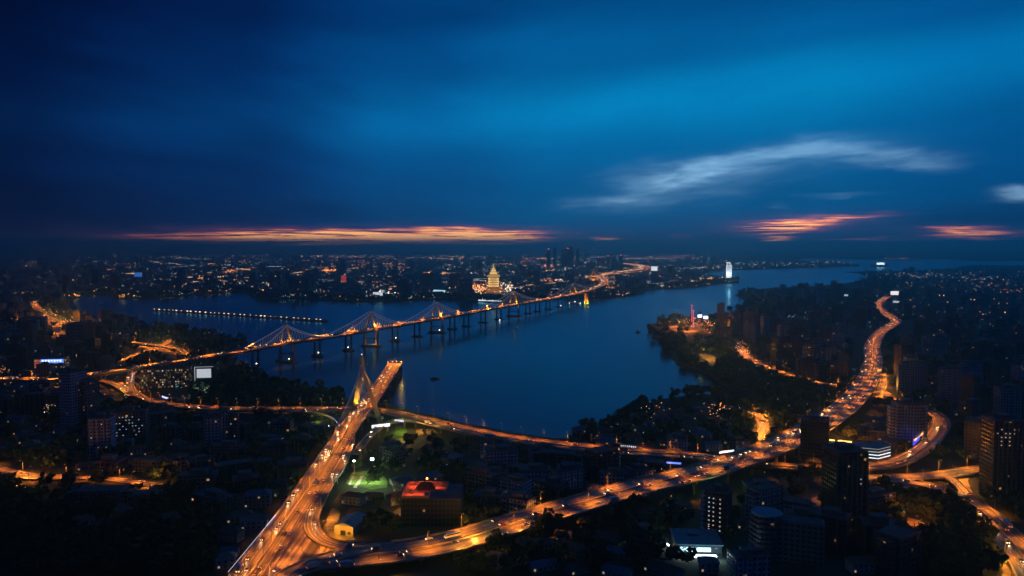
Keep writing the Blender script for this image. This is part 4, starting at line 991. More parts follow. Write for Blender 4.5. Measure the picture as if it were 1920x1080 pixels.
# red-lit roof terrace building
def red_building():
    b = P(808, 988, 2.5); W, D, Hh = 42.0, 33.0, 20.5; r = empty('apartment_block', (b.x, b.y + D / 2, 2.4), 0, 'large block with a roof terrace glowing orange-red', 'apartment block'); OCC.append((b.x, b.y + D / 2, 27))
    mb = MB(); mb.box(-W / 2, W / 2, -D / 2, D / 2, 0, Hh, u0=30); mb.build('wall', FAC['black'], r)
    RT = mat('terracotta_terrace', (.42, .22, .14), .8, var=.35, scale=.35); z = Hh + .03
    t = MB(); t.face([(-20, -15.5, z), (-2, -15.5, z), (-2, -2, z), (-20, -2, z)]); t.face([(-20, -2, z), (9, -2, z), (9, 15.5, z), (-20, 15.5, z)]); to = t.build('terrace', RT, r)
    t = MB(); t.face([(-1.9, -15.5, z), (20, -15.5, z), (20, -2.1, z), (-1.9, -2.1, z)]); t.face([(9.1, -2, z), (20, -2, z), (20, 15.5, z), (9.1, 15.5, z)]); t.build('roof', ROOFC, r)
    pw = MB()
    for x0, x1, y0, y1 in ((-20.8, -20, -16.3, 16.3), (-20, -2, -16.3, -15.6), (-2, -1.3, -16.3, -2), (-1.3, 9.7, -2.1, -1.4), (9.1, 9.8, -1.4, 16.3), (-20, 9.1, 15.6, 16.3)): pw.box(x0, x1, y0, y1, Hh + .01, Hh + 1.7, bottom=True)
    pw.build('parapet', RT, r)
    g = MB(); zb = Hh + .05
    g.box(-12, 1, 1, 8, zb, zb + 1.6); g.face([(-12.5, .5, zb + 1.6), (1.5, .5, zb + 1.6), (-2, 4.5, zb + 5), (-9, 4.5, zb + 5)]); g.face([(1.5, 8.5, zb + 1.6), (-12.5, 8.5, zb + 1.6), (-9, 4.5, zb + 5), (-2, 4.5, zb + 5)])
    g.face([(1.5, .5, zb + 1.6), (1.5, 8.5, zb + 1.6), (-2, 4.5, zb + 5)]); g.face([(-12.5, 8.5, zb + 1.6), (-12.5, .5, zb + 1.6), (-9, 4.5, zb + 5)]); g.build('pavilion', mat('dark_tile', (.03, .022, .02), .9), to)
    for x, y, w_, d_ in ((-17, -6, 2.2, 3), (5, 9, 5, 3), (-5, -11, 3, 2)): k = MB(); k.box(x, x + w_, y, y + d_, zb, zb + 1.8); k.build('roof_hatch', ROOFC, to)
    k = MB(); k.tube((-6, 14, zb), (-6, 14, zb + 4), .12); k.box(-6.6, -5.4, 13.6, 14.4, zb + 4, zb + 5, 1, bottom=True); k.build('terrace_lamp', [STEEL, glow('fiery_lamp', (1, .34, .05), 9)], to)
    for x, y, e in ((-15, -10, 2800), (-16, 8, 2600), (-7, 12, 2400), (3, 6, 1600), (-9, -8, 1800)): point_light('terrace_light', (x, y, zb + 3.0), (1, .13, .006), e * .62, .4, r)
red_building()
# white-band office
def band_office():
    b = P(1655, 862, 2.5); r = empty('office_block', (b.x - 6, b.y + 10, 2.4), 0, 'low stepped office with bright white V-shaped floor bands', 'office block'); OCC.append((b.x - 10, b.y + 14, 34))
    a1, a2 = math.radians(-22), math.radians(32); WB = glow('office_white_band', (.86, .93, 1), 1.5, True)
    L1, L2 = 46, 19
    p0 = Vector((0, -14)); e1 = p0 + Vector((-math.cos(a1), -math.sin(a1))) * L1; e2 = p0 + Vector((math.cos(a2), math.sin(a2))) * L2
    dd = Vector((0, 20))
    mb = MB(); pts = [e1, p0, e2, e2 + dd, p0 + dd * .9, e1 + dd]
    for i in range(6):
        a, c = pts[i], pts[(i + 1) % 6]; mb.face([(a.x, a.y, 0), (c.x, c.y, 0), (c.x, c.y, 12), (a.x, a.y, 12)], [(0, 0), ((c - a).length, 0), ((c - a).length, 12), (0, 12)])
    mb.build('wall', FAC['black'], r); t = MB(); t.face([(pts[i].x, pts[i].y, 12) for i in (0, 1, 4, 5)]); t.face([(pts[i].x, pts[i].y, 12) for i in (1, 2, 3, 4)]); ro = t.build('roof', mat('blue_felt_roof', (.10, .17, .24), .8, var=.25), r)
    for k in range(4):
        q = MB(); z = 2.0 + k * 2.9; hh = .75 if k < 3 else .3; o = Vector((0, -.35)); f1 = e1.lerp(p0, .28)
        for a, c in ((f1, p0), (p0, e2)):
            a, c = a + o, c + o; q.face([(a.x, a.y, z), (c.x, c.y, z), (c.x, c.y, z + hh), (a.x, a.y, z + hh)]); q.face([(a.x, a.y, z + hh), (c.x, c.y, z + hh), (c.x, c.y + .33, z + hh), (a.x, a.y + .33, z + hh)])
        q.build('light_band', WB if k < 2 else glow('dim_white_band', (.8, .9, 1), .5), r)
    q = MB()
    for s0, s1 in ((.02, .3), (.36, .62)):
        a, c = (e1 + dd * .62).lerp(p0 + dd * .6, s0), (e1 + dd * .62).lerp(p0 + dd * .6, s1); q.tube((a.x, a.y, 12.8), (c.x, c.y, 12.8), .6, n=4)
    q.build('roof_light', glow('yellow_roof_strip', (1, .62, .12), 3.0, True), ro)
band_office()
x_, y_ = yard([(1560, 828), (1575, 824), (1590, 828), (1592, 838), (1578, 838), (1566, 834)], 'orange floodlit forecourt behind the dark banded tower')
point_light('yard_light', (x_, y_, 11), ORANGE, 40000, .5)
# white-lit sports hall, bottom
def white_hall():
    b = P(1309, 1046, 2.5); r = empty('hall', (b.x, b.y + 13, 2.4), math.radians(-4), 'flat hall with blazing white canopy and a white light strip along its side', 'hall'); OCC.append((b.x - 2, b.y + 14, 24))
    mb = MB(); mb.box(-12, 16, -11, 14, 0, 7.5); mb.build('wall', FAC['black'], r); t = MB(); t.box(-13, 17, -12, 15, 7.51, 8.3, bottom=True); ro = t.build('roof', mat('teal_roof', (.08, .16, .2), .7, var=.3), r)
    q = MB(); q.box(-3, 4, 2, 6, 8.31, 9.8); q.build('skylight', mat('pale_blue_roof', (.22, .36, .46)), ro)
    q = MB(); q.box(-10, 9, -11.9, -11.02, 3.6, 6.2, bottom=True); q.build('sign_panel', glow('cool_sign_panel', (.45, .85, 1), 1.6, True), r)
    q = MB(); q.box(-13, 12, -18, -13.5, 2.2, 2.7, bottom=True); q.build('canopy', glow('white_canopy', (.8, .95, 1), 3.0, True), r)
    q = MB(); [q.tube((x, -17.5, 0), (x, -17.5, 2.2), .15) for x in (-12, -4, 4, 11)]; q.build('column', STEEL, r)
    q = MB(); q.tube((-16, -6, 4.5), (-26, 18, 4.5), .75, n=4); q.build('light_strip', glow('white_side_strip', (.85, .95, 1), 3.2, True), r)
    q = MB(); q.tube((-16, -6, 0), (-16, -6, 4), .2); q.tube((-26, 18, 0), (-26, 18, 4), .2); q.build('post', STEEL, r)
    for x, y, e in ((14, -17, 1500), (-20, 2, 900), (0, -17, 700)): point_light('hall_light', (x, y, 4), (.55, .9, 1), e, .5, r)
white_hall()
# shed beside the loop ramp, washed yellow
def shed():
    b = P(642, 1010, 2.5); r = empty('warehouse', (b.x + 2, b.y + 14, 2.4), math.radians(-14), 'grey-roofed shed with yellow-lit front wall beside the inner loop', 'warehouse'); OCC.append((b.x, b.y + 12, 14))
    mb = MB(); mb.box(-7, 7, -9, 12, 0, 7); mb.build('wall', mat('cream_render', (.5, .42, .28), .8, var=.2), r)
    t = MB(); t.face([(-8, -10, 6.9), (0, -10, 9.2), (0, 13, 9.2), (-8, 13, 6.9)]); t.face([(0, -10, 9.2), (8, -10, 6.9), (8, 13, 6.9), (0, 13, 9.2)]); t.face([(-7, -9.01, 7), (7, -9.01, 7), (0, -9.01, 9)]); t.build('roof', mat('grey_sheet_roof', (.2, .21, .21), .6, var=.2), r)
    d = MB(); d.box(-2.5, 1.2, -9.12, -9.01, 0, 3.6, bottom=True); d.box(3, 5, -9.12, -9.01, 1.2, 3, bottom=True); d.build('door', mat('dark_door', (.03, .03, .03)), r)
    point_light('wall_light', (-4, -13.5, 5.5), (1, .42, .03), 1500, .4, r); point_light('wall_light', (5, -12.5, 5), (1, .42, .03), 1100, .4, r)
shed()
yard([(602, 1009), (612, 975), (622, 952), (634, 955), (640, 985), (668, 1012), (640, 1014)], 'yellow floodlit yard around the shed', m=mat('ochre_yard', (.34, .27, .12), .95, var=.4, scale=.25, detail=5))
for px, py in ((618, 962), (612, 998)): point_light('yard_light', P(px, py, 8), (1, .42, .04), 3000, .4)
# floodlit green garden
GREEN = mat('mown_grass', (.13, .24, .045), .95, var=.5, scale=.22, detail=6)
yard([(648, 906), (660, 886), (690, 882), (716, 890), (728, 902), (726, 914), (700, 918), (672, 912)], 'floodlit green lawn with bright lamps', m=GREEN)
for px, py, e in ((697, 890, 9000), (664, 893, 5000), (715, 905, 2500), (680, 905, 3500)): point_light('garden_light', P(px, py, 9), (.85, 1, .5), e, .4)
for px, py, s_ in ((698, 886, 1.3), (664, 889, .8)):
    b = P(px, py, 2.5); mb = MB(); mb.tube((0, 0, 0), (0, 0, 11), .16); mb.box(-s_, s_, -.4, .4, 11, 11 + 1.4 * s_, 1, bottom=True); o = mb.build('flood_lamp', [STEEL, glow('garden_lamp', (.8, 1, .72), 14)]); o.location = (b.x, b.y, 2.5)
    tag(o, 'dazzling white floodlight mast over the green garden' if s_ > 1 else 'smaller floodlight mast at the road side of the green garden', 'floodlight')
PATHM = mat('pale_paving', (.45, .45, .42), .8, var=.2)
for pts, lb in (([(662, 914), (676, 893), (682, 893), (669, 915)], 'pale paved ramp in the green garden'), ([(653, 908), (661, 892), (664, 893), (657, 909)], 'narrow path at the edge of the green garden')): yard(pts, lb, z=2.72, m=PATHM)
# white-lit court, yellow patch left of the pylon
ct = [P(x, y, 2.9) for x, y in [(590, 812), (597, 804), (616, 805), (607, 814)]]
mb = MB(); mb.face(ct); o = mb.build('sports_court', mat('white_court', (.7, .7, .72), .7, var=.1)); tag(o, 'small brilliant white-lit sports court left of the pylon', 'court')
q = MB()
for i in range(4):
    a, b = ct[i], ct[(i + 1) % 4]
    for k in range(5): c = a.lerp(b, k / 5); q.box(c.x - .5, c.x + .5, c.y - .5, c.y + .5, 6, 6.8, 1, bottom=True); q.tube((c.x, c.y, 2.5), (c.x, c.y, 6), .1)
q.build('light_fence', [STEEL, glow('court_lamp', (.8, .85, 1), 8)], o)
cc = sum((v for v in ct), Vector()) / 4
for dx in (-6, 0, 6): point_light('court_light', cc + Vector((dx, 0, 5)), (.75, .8, 1), 3600, .5)
yard([(565, 785), (590, 779), (612, 783), (618, 789), (596, 794), (572, 792)], 'dim yellow-green lit ground left of the pylon', m=GREEN)
point_light('yard_light', P(594, 786, 9), (1, .7, .05), 7000, .5)
for pts, lb, cols, e in [
    ([(850, 1035), (862, 1022), (892, 1018), (910, 1022), (905, 1038), (880, 1046), (853, 1060)], 'amber floodlit dirt yard below the curving expressway', (1, .36, .03), 9000),
    ([(965, 1010), (988, 1002), (1000, 1010), (985, 1020), (966, 1020)], 'faint brown-lit yard beside the amber one', (1, .36, .05), 2200),
    ([(1698, 992), (1702, 970), (1722, 975), (1745, 985), (1772, 1000), (1778, 1012), (1740, 1008), (1702, 1002)], 'orange floodlit yard among the black woods', (1, .27, .02), 5000),
    ([(1786, 900), (1800, 893), (1818, 894), (1816, 905), (1822, 925), (1812, 920), (1796, 905)], 'orange-lit verge between the parting roads', (1, .36, .04), 9000),
    ([(1880, 1050), (1895, 1040), (1915, 1055), (1925, 1085), (1880, 1090)], 'orange-lit lay-by at the lower frame edge', (1, .38, .04), 6000),
    ([(1253, 612), (1275, 606), (1300, 608), (1330, 606), (1336, 618), (1330, 628), (1318, 620), (1292, 624), (1288, 632), (1280, 618), (1262, 620)], 'orange-lit fairground square on the wooded headland', (1, .26, .03), 90000),
    ([(1310, 664), (1322, 662), (1340, 668), (1344, 676), (1336, 684), (1322, 676)], 'round yellow-lit clearing near the headland shore', (1, .47, .03), 16000),
    ([(1378, 652), (1392, 650), (1406, 668), (1404, 676), (1392, 668)], 'pink-lit street end above the park road', (1, .25, .12), 18000),
    ([(1408, 768), (1438, 780), (1444, 800), (1432, 826), (1416, 824), (1424, 800)], 'orange-lit lane corner beside the expressway', (1, .36, .04), 12000),
    ([(1646, 700), (1662, 703), (1662, 732), (1690, 750), (1640, 746), (1650, 730)], 'orange-lit ground under the curving expressway', (1, .36, .04), 14000),
    ([(56, 566), (68, 566), (92, 592), (122, 604), (154, 612), (150, 628), (108, 630), (104, 622), (86, 608), (70, 590)], 'orange-lit market street among the left bank blocks', (1, .28, .03), 90000),
    ([(240, 640), (285, 644), (320, 647), (352, 660), (350, 668), (318, 664), (280, 655), (250, 646)], 'orange-lit ground around the interchange', (1, .36, .04), 24000),
    ([(44, 893), (100, 894), (92, 905), (60, 905)], 'orange-lit roadside below the village road', (1, .32, .04), 6000),
    ([(243, 906), (270, 908), (296, 908), (280, 917), (258, 915)], 'orange-lit lay-by under the village trees', (1, .32, .04), 4500),
    ([(205, 722), (228, 716), (240, 724), (236, 736), (222, 740)], 'orange-lit forecourt below the bridge approach', (1, .36, .04), 9000),
    ([(740, 800), (756, 797), (764, 806), (758, 818), (742, 816)], 'green-lit bushes patch below the riverside viaduct', (.8, 1, .08), 3200),
    ([(738, 826), (752, 820), (762, 828), (756, 842), (742, 838)], 'amber-lit corner below the green bushes', (1, .4, .06), 3600),
    ([(780, 806), (792, 804), (794, 814), (782, 816)], 'small amber doorway yard under the viaduct', (1, .45, .08), 3600),
    ([(798, 805), (812, 804), (824, 812), (802, 816)], 'long amber strip yard under the viaduct', (1, .42, .05), 3600),
    ([(736, 960), (750, 952), (760, 960), (752, 968)], 'round amber-lit nook beside the red-roofed block', (1, .4, .08), 1800),
    ([(1518, 935), (1545, 928), (1548, 945), (1530, 950)], 'faint brown-lit roof court beyond the slab tower', (1, .3, .05), 1200),
    ([(1340, 930), (1350, 928), (1352, 936), (1342, 938)], 'tiny green-lit tree court beside the lit tower', (.7, 1, .2), 900)]:
    x_, y_ = yard(pts, lb, m=GREEN if 'green' in lb else YARD)
    k = 2 if y_ < 1000 else 5
    for i in range(k):
        px, py = random.choice(pts); q = P(px, py, 2.5); f = random.uniform(.2, .6) if k > 1 else 0
        point_light('yard_light', (q.x * (1 - f) + x_ * f, q.y * (1 - f) + y_ * f, 9 + y_ / 200), cols if isinstance(cols, tuple) else ORANGE, e / k * 2.6, .6)
# ---- screens, signs, strips
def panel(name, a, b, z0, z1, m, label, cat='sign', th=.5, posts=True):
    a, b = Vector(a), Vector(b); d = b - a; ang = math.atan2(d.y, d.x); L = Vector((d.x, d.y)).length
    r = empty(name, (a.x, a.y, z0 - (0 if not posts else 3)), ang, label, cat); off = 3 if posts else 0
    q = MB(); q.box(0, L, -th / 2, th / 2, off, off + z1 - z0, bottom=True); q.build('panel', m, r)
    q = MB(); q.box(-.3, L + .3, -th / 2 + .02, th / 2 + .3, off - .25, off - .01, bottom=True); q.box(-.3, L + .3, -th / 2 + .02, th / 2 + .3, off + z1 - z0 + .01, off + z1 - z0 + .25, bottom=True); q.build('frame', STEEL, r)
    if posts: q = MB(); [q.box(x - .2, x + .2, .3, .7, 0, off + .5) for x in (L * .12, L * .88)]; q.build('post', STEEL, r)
    return r
panel('billboard', P(697, 801, 12.5), P(731, 797, 12.5), 11.3, 14.6, glow('white_sign', (1, .93, .95), 1.25), 'long glowing white sign along the slip road beside the pylon', 'billboard')
panel('billboard', P(741, 787, 12.5), P(757, 789, 12.5), 11.3, 12.8, glow('blue_white_sign', (.45, .45, 1), 1.7), 'blue-white light board on the viaduct beside the pylon', 'billboard')
sg = panel('sign_gantry', P(1146, 838, 12), P(1195, 842, 12), 12.2, 15.6, mat('dark_sign', (.05, .05, .06)), 'dark gantry board with small glowing marks over the riverside viaduct', 'gantry')
random.seed(5)
for k in range(8):
    q = MB(); x = 9 + k * 1.9; q.box(x, x + .35, -.36, -.27, 3.6, 5.4 + random.uniform(-.4, .4), bottom=True); q.box(x + .4, x + 1.2, -.36, -.27, random.uniform(3.8, 5.0), 5.3, bottom=True); q.build('light_mark', glow('sign_marks', (.85, .85, 1), .9), sg)
panel('billboard', P(1250, 867, 11), P(1277, 869, 11), 10.3, 11.7, glow('blue_sign', (.12, .2, 1), 2.0), 'thin blue light bar below the riverside viaduct', 'billboard')
panel('billboard', P(1349, 849, 12), P(1376, 845, 12), 11.4, 12.9, glow('pale_cyan_sign', (.6, .85, 1), 2.0), 'pale blue light bar where the viaduct meets the curving expressway', 'billboard')
panel('billboard', P(1712, 836, 8), P(1726, 822, 8), 8, 13, glow('deep_blue_screen', (.03, .06, 1), 1.2), 'tilted deep blue screen beside the loop road', 'billboard')
panel('billboard', P(1714, 828, 13), P(1734, 812, 13), 13.5, 14.6, glow('white_edge', (.9, .85, .9), .8), 'white light bar above the deep blue screen', 'billboard')
panel('billboard', P(1670, 551, 20), P(1685, 551, 20), 16, 30, glow('white_far_sign', (1, .93, .9), 1.3), 'bright white board at the far end of the curving expressway', 'billboard')
panel('billboard', P(1673, 566, 10), P(1687, 567, 10), 8, 14, glow('white_sign_dim', (.8, .9, 1), .7), 'dimmer white board below the bright one at the expressway end', 'billboard')
panel('billboard', P(1583, 554, 14), P(1590, 554, 14), 12, 18, glow('white_sign_dim', (.8, .9, 1), .7), 'small white board over the eastern flats', 'billboard')
panel('billboard', P(184, 623, 14), P(206, 623, 14), 12, 18, glow('white_far_sign', (1, .93, .9), 1.3), 'white lit strip on the left bank blocks', 'billboard')
panel('billboard', P(154, 664, 12), P(176, 662, 12), 10, 13.5, glow('yellow_bar', (1, .6, .15), .9), 'yellow lit strip beyond the blue-lit hall', 'billboard')
panel('light_bar', P(247, 716, 9), P(249, 700, 9), 9, 13, glow('lilac_bar', (.7, .75, 1), 1.0), 'curved white light bar at the start of the riverside viaduct', 'light bar')
panel('light_bar', P(304, 745, 4), P(316, 749, 4), 4, 6.2, glow('lilac_bar2', (.6, .65, 1), 1.6), 'short lilac light bar by the riverside woods', 'light bar')
# glowing strip on the expressway parapet
q = MB(); prev = None
for k in range(26):
    py = 965 + k * 4.3; f = k / 25; px = 519 - 89 * f; v = P(px, py, 9 + 1.25); v += Vector((-.7, 0, 0))
    if prev is not None: q.tube(prev, v, .42 if k < 6 else .17, n=4, cap=True)
    prev = v
tag(q.build('light_strip', glow('parapet_strip', (.72, .74, 1), .9, True)), 'long white light strip along the outer parapet of the straight expressway', 'light strip')
# ---------------------------------------------------------------- far shore landmarks
def temple():
    b = P(925, 548, 2.2); r = empty('temple', (b.x, b.y + 40, 2), 0, 'golden floodlit tiered temple with columned drum and pointed spire', 'temple')
    r.scale = (.44, .44, .84)
    G = mat('gilded_stone', (.55, .45, .25), .6, var=.2, scale=.05); GL = glow('golden_glow', (1, .5, .1), .55); GW = glow('bright_gold_glow', (1, .62, .2), 1.3)  # eaves, tiers, spire and pavilions glow themselves, imitating floodlight
    mb = MB(); mb.box(-78, 78, -45, 45, 0, 14); mb.box(-60, 60, -40, 40, 14, 24, taper=.95); mb.build('podium', mat('dark_podium_stone', (.16, .12, .08)), r)  # podium in a darker stone
    mb = MB(); mb.lathe([(47, 24), (47, 74)], 24); mb.build('drum', mat('dark_drum_stone', (.2, .14, .07)), r)  # drum in a plain dark brown
    for tier in range(4):
        q = MB()
        for k in range(22):
            a = -math.pi * .98 + k * math.pi * .96 / 21; x, y = 49.5 * math.cos(a), 49.5 * math.sin(a); q.box(x - 2.0, x + 2.0, y - 1, y + 1, 26 + tier * 12, 34.5 + tier * 12, bottom=True)
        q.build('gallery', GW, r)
        q = MB(); q.lathe([(48, 35 + tier * 12), (52, 35.5 + tier * 12), (52, 37 + tier * 12), (48, 37.2 + tier * 12)], 24); q.build('cornice', G, r)
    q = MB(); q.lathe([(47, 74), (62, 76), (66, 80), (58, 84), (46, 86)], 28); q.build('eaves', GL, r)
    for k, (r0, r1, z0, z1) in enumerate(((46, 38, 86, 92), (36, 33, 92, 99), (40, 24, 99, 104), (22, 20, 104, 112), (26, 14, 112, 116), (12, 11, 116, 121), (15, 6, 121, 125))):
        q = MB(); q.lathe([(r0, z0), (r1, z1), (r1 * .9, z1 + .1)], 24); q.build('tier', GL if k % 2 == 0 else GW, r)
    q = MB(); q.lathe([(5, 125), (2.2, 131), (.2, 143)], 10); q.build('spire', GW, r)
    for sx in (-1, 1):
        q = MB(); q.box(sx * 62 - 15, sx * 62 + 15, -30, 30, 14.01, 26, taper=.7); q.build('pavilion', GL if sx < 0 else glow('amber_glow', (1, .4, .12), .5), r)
    for x in (-60, -20, 20, 60): point_light('temple_flood', (x, -95, 12), (1, .38, .06), 20000, 3, r)
temple()
NAVY = facade('navy_glass_tower', (.05, .07, .10), .025, 12, 9, .7, wx=(.35, .65), wy=(.4, .65)); FAC['navy'] = NAVY
def skyscraper(px, pyb, w, h, label, kind):
    h *= 1.07
    b = P(px, pyb, 2.2); r = empty('skyscraper', (b.x, b.y, 2), 0, label, 'skyscraper')
    mb = MB()
    if kind == 'spire': mb.box(-w / 2, w / 2, -w / 2, w / 2, 0, h * .8, u0=120); mb.box(-w * .36, w * .36, -w * .36, w * .36, h * .8, h * .9)
    elif kind == 'round': mb.lathe([(w / 2, 0), (w / 2, h * .86), (w * .38, h * .95), (w * .12, h)], 16)
    elif kind == 'slab': mb.box(-w / 2, w * .15, -w / 3, w / 3, 0, h * .85, u0=240); mb.box(w * .15 - .0, w / 2, -w / 2.6, w / 2.6, 0, h * .92, u0=70); mb.box(-w * .05, w * .42, -w / 4, w / 4, h * .85, h * .985)
    else: mb.box(-w / 2, w / 2, -w / 2, w / 2, 0, h)
    mb.build('wall', NAVY, r)
    if kind in ('spire', 'plain'): q = MB(); q.tube((0, 0, h * .9 if kind == 'spire' else h), (0, 0, h * 1.08), w * .1, .5, 6); q.build('mast', STEEL, r)
    if kind != 'round': q = MB(); q.box(-4, 4, -4 - w * .3, 4 - w * .3, h * .88, h * .88 + 7, bottom=True); q.build('beacon', glow('pink_beacon', (1, .12, .3), 2.6), r)
skyscraper(1028, 505, 30, 175, 'slender spired skyscraper with a pink beacon', 'spire'); skyscraper(1040, 503, 24, 172, 'slim round-topped skyscraper between the spire and the slab', 'round')
skyscraper(1064, 503, 100, 180, 'broad dark skyscraper slab with stepped top', 'slab'); skyscraper(1083, 503, 26, 160, 'narrow skyscraper with pink mast light beyond the slab', 'plain')
skyscraper(182, 535, 34, 75, 'lone dark tower on the far left shore', 'plain')
for i, (px, w, h) in enumerate([(1122, 30, 90), (1130, 36, 80), (1140, 34, 105), (1152, 40, 90), (1164, 34, 110), (1108, 26, 60)]): skyscraper(px, 500, w, h, 'hazy pale high-rise beyond the bridge bend, %s of its row' % ['first', 'second', 'third', 'fourth', 'fifth', 'outlying one'][i], 'round' if i % 2 else 'slab')
def white_tower():
    b = P(1365, 523, 2.2); r = empty('lit_tower', (b.x, b.y, 2), 0, 'white-lit tower of glowing vertical strips on the far spit', 'tower'); W = glow('tower_strip', (.82, .9, 1), 1.4)
    mb = MB(); mb.box(-17, 17, -15, 15, 0, 92); mb.build('wall', NAVY, r)
    for k in range(5): q = MB(); q.box(-16 + k * 7, -12.2 + k * 7, -15.9, -15.1, 4, 84 + (k % 2) * 7, bottom=True); q.build('light_strip', W, r)
    q = MB(); q.box(-10, 10, -8, 8, 92.02, 98); q.build('crown', W, r)
    point_light('tower_flood', (0, -30, 30), (.8, .9, 1), 120000, 3, r)
white_tower()
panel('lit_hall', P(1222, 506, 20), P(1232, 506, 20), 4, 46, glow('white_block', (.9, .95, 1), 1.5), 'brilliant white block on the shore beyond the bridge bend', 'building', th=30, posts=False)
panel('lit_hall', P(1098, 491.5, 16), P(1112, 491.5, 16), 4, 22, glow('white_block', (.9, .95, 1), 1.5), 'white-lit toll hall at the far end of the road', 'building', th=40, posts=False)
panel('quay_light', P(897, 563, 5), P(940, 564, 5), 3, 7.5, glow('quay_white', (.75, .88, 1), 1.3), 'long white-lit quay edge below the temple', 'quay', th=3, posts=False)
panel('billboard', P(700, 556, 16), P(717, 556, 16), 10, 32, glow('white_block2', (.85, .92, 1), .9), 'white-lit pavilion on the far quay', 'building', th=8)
panel('billboard', P(252, 519, 40), P(266, 519, 40), 40, 62, glow('far_blue_sign', (.08, .3, 1), .55), 'glowing blue sign far across the water', 'billboard', th=6)
panel('billboard', P(640, 525, 30), P(649, 525, 30), 25, 50, glow('far_red_sign', (1, .1, .08), .4), 'glowing red sign among the far city lights', 'billboard', th=6)
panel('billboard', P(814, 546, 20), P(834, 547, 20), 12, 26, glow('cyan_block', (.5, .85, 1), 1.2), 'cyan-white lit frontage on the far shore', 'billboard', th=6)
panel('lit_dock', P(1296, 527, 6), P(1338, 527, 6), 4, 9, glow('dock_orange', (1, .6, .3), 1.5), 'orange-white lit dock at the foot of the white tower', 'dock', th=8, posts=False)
# fairground masts
for i, (px, py, h, c_, nm) in enumerate([(1297, 613, 52, (1, .08, .18), 'tall red-lit fairground mast'), (1300, 614, 40, (1, .1, .25), 'shorter pink-lit fairground mast'), (1312, 607, 16, (.8, .8, 1), 'white-lit fairground wheel hub'), (1323, 609, 15, (.8, .85, 1), 'bluish white fairground light cluster')]):
    b = P(px, py, 2.5); mb = MB(); mb.tube((0, 0, 0), (0, 0, h), 1.4, .6, 6, 1 if h > 30 else 0); w_ = 5 if h < 30 else 1.5; mb.box(-w_, w_, -w_ * .5, w_ * .5, h, h + w_ * 1.4, 1, bottom=True)
    o = mb.build('mast', [STEEL, glow('fair_light_%s' % 'abcd'[i], c_, 2.2 if i > 1 else .9)]); o.location = (b.x, b.y, 2.4); tag(o, nm, 'mast')
# causeway
c0, c1 = P(291, 581, 2), P(612, 601.5, 2); cd = (c1 - c0); ang = math.atan2(cd.y, cd.x); L = cd.length
CW = empty('breakwater', (c0.x, c0.y, 0), ang, 'long lamp-lit breakwater lying low in the dark water', 'breakwater')
mb = MB(); mb.box(0, L, -7, 7, -1, 4.6, taper=.999); mb.build('quay', CONC, CW)
lm = glow('quay_lamp', (1, .72, .5), 2.2)
for k in range(34):
    x = L * (k + .3 + random.uniform(0, .4)) / 34; mb = MB(); mb.tube((x, 0, 4.6), (x, 0, 13 if k % 3 == 0 else 8), .25); s_ = random.uniform(.5, 1.3) * (1.3 if k < 24 else .8); z_ = 5.6
    mb.box(x - s_ * 2, x + s_ * 2, -7.6, -7, z_ - .7 * s_, z_ + .7 * s_, 1, bottom=True); mb.build('lamp', [STEEL, lm], CW)
# boats
def boat(px, py, L, label, lit=None):
    b = P(px, py, 0); r = empty('boat', (b.x, b.y, 0), random.uniform(0, 3), label, 'boat'); w = L * .17
    mb = MB(); top = [(-L / 2, -w), (L * .25, -w), (L / 2, 0), (L * .25, w), (-L / 2, w)]; lo = [(x * .88, y * .7) for x, y in top]; h = L * .13
    for i in range(5): a, c = i, (i + 1) % 5; mb.face([(*lo[a], -.3), (*lo[c], -.3), (*top[c], h), (*top[a], h)])
    mb.face([(*p, h) for p in top]); mb.build('hull', mat('dark_hull', (.05, .05, .06), .5), r)
    q = MB(); q.box(-L * .3, L * .12, -w * .6, w * .6, h + .01, h + L * .12); q.build('cabin', lit or mat('cabin_white', (.5, .5, .5)), r)
    q = MB(); q.tube((-L * .1, 0, h + L * .12), (-L * .1, 0, h + L * .3), .12); q.build('mast', STEEL, r)
boat(815, 711, 14, 'small dark boat alone in the middle of the river'); boat(1197, 623, 20, 'small boat off the tip of the wooded headland'); boat(1367, 577, 26, 'dark low boat in the bay behind the headland')
boat(1648, 500, 150, 'brightly lit ferry far up the river', glow('ferry_light', (.75, .95, 1), 3.0)); boat(842, 555, 40, 'little boat near the far shore quay'); boat(401, 555, 30, 'tiny boat by the left far shore')
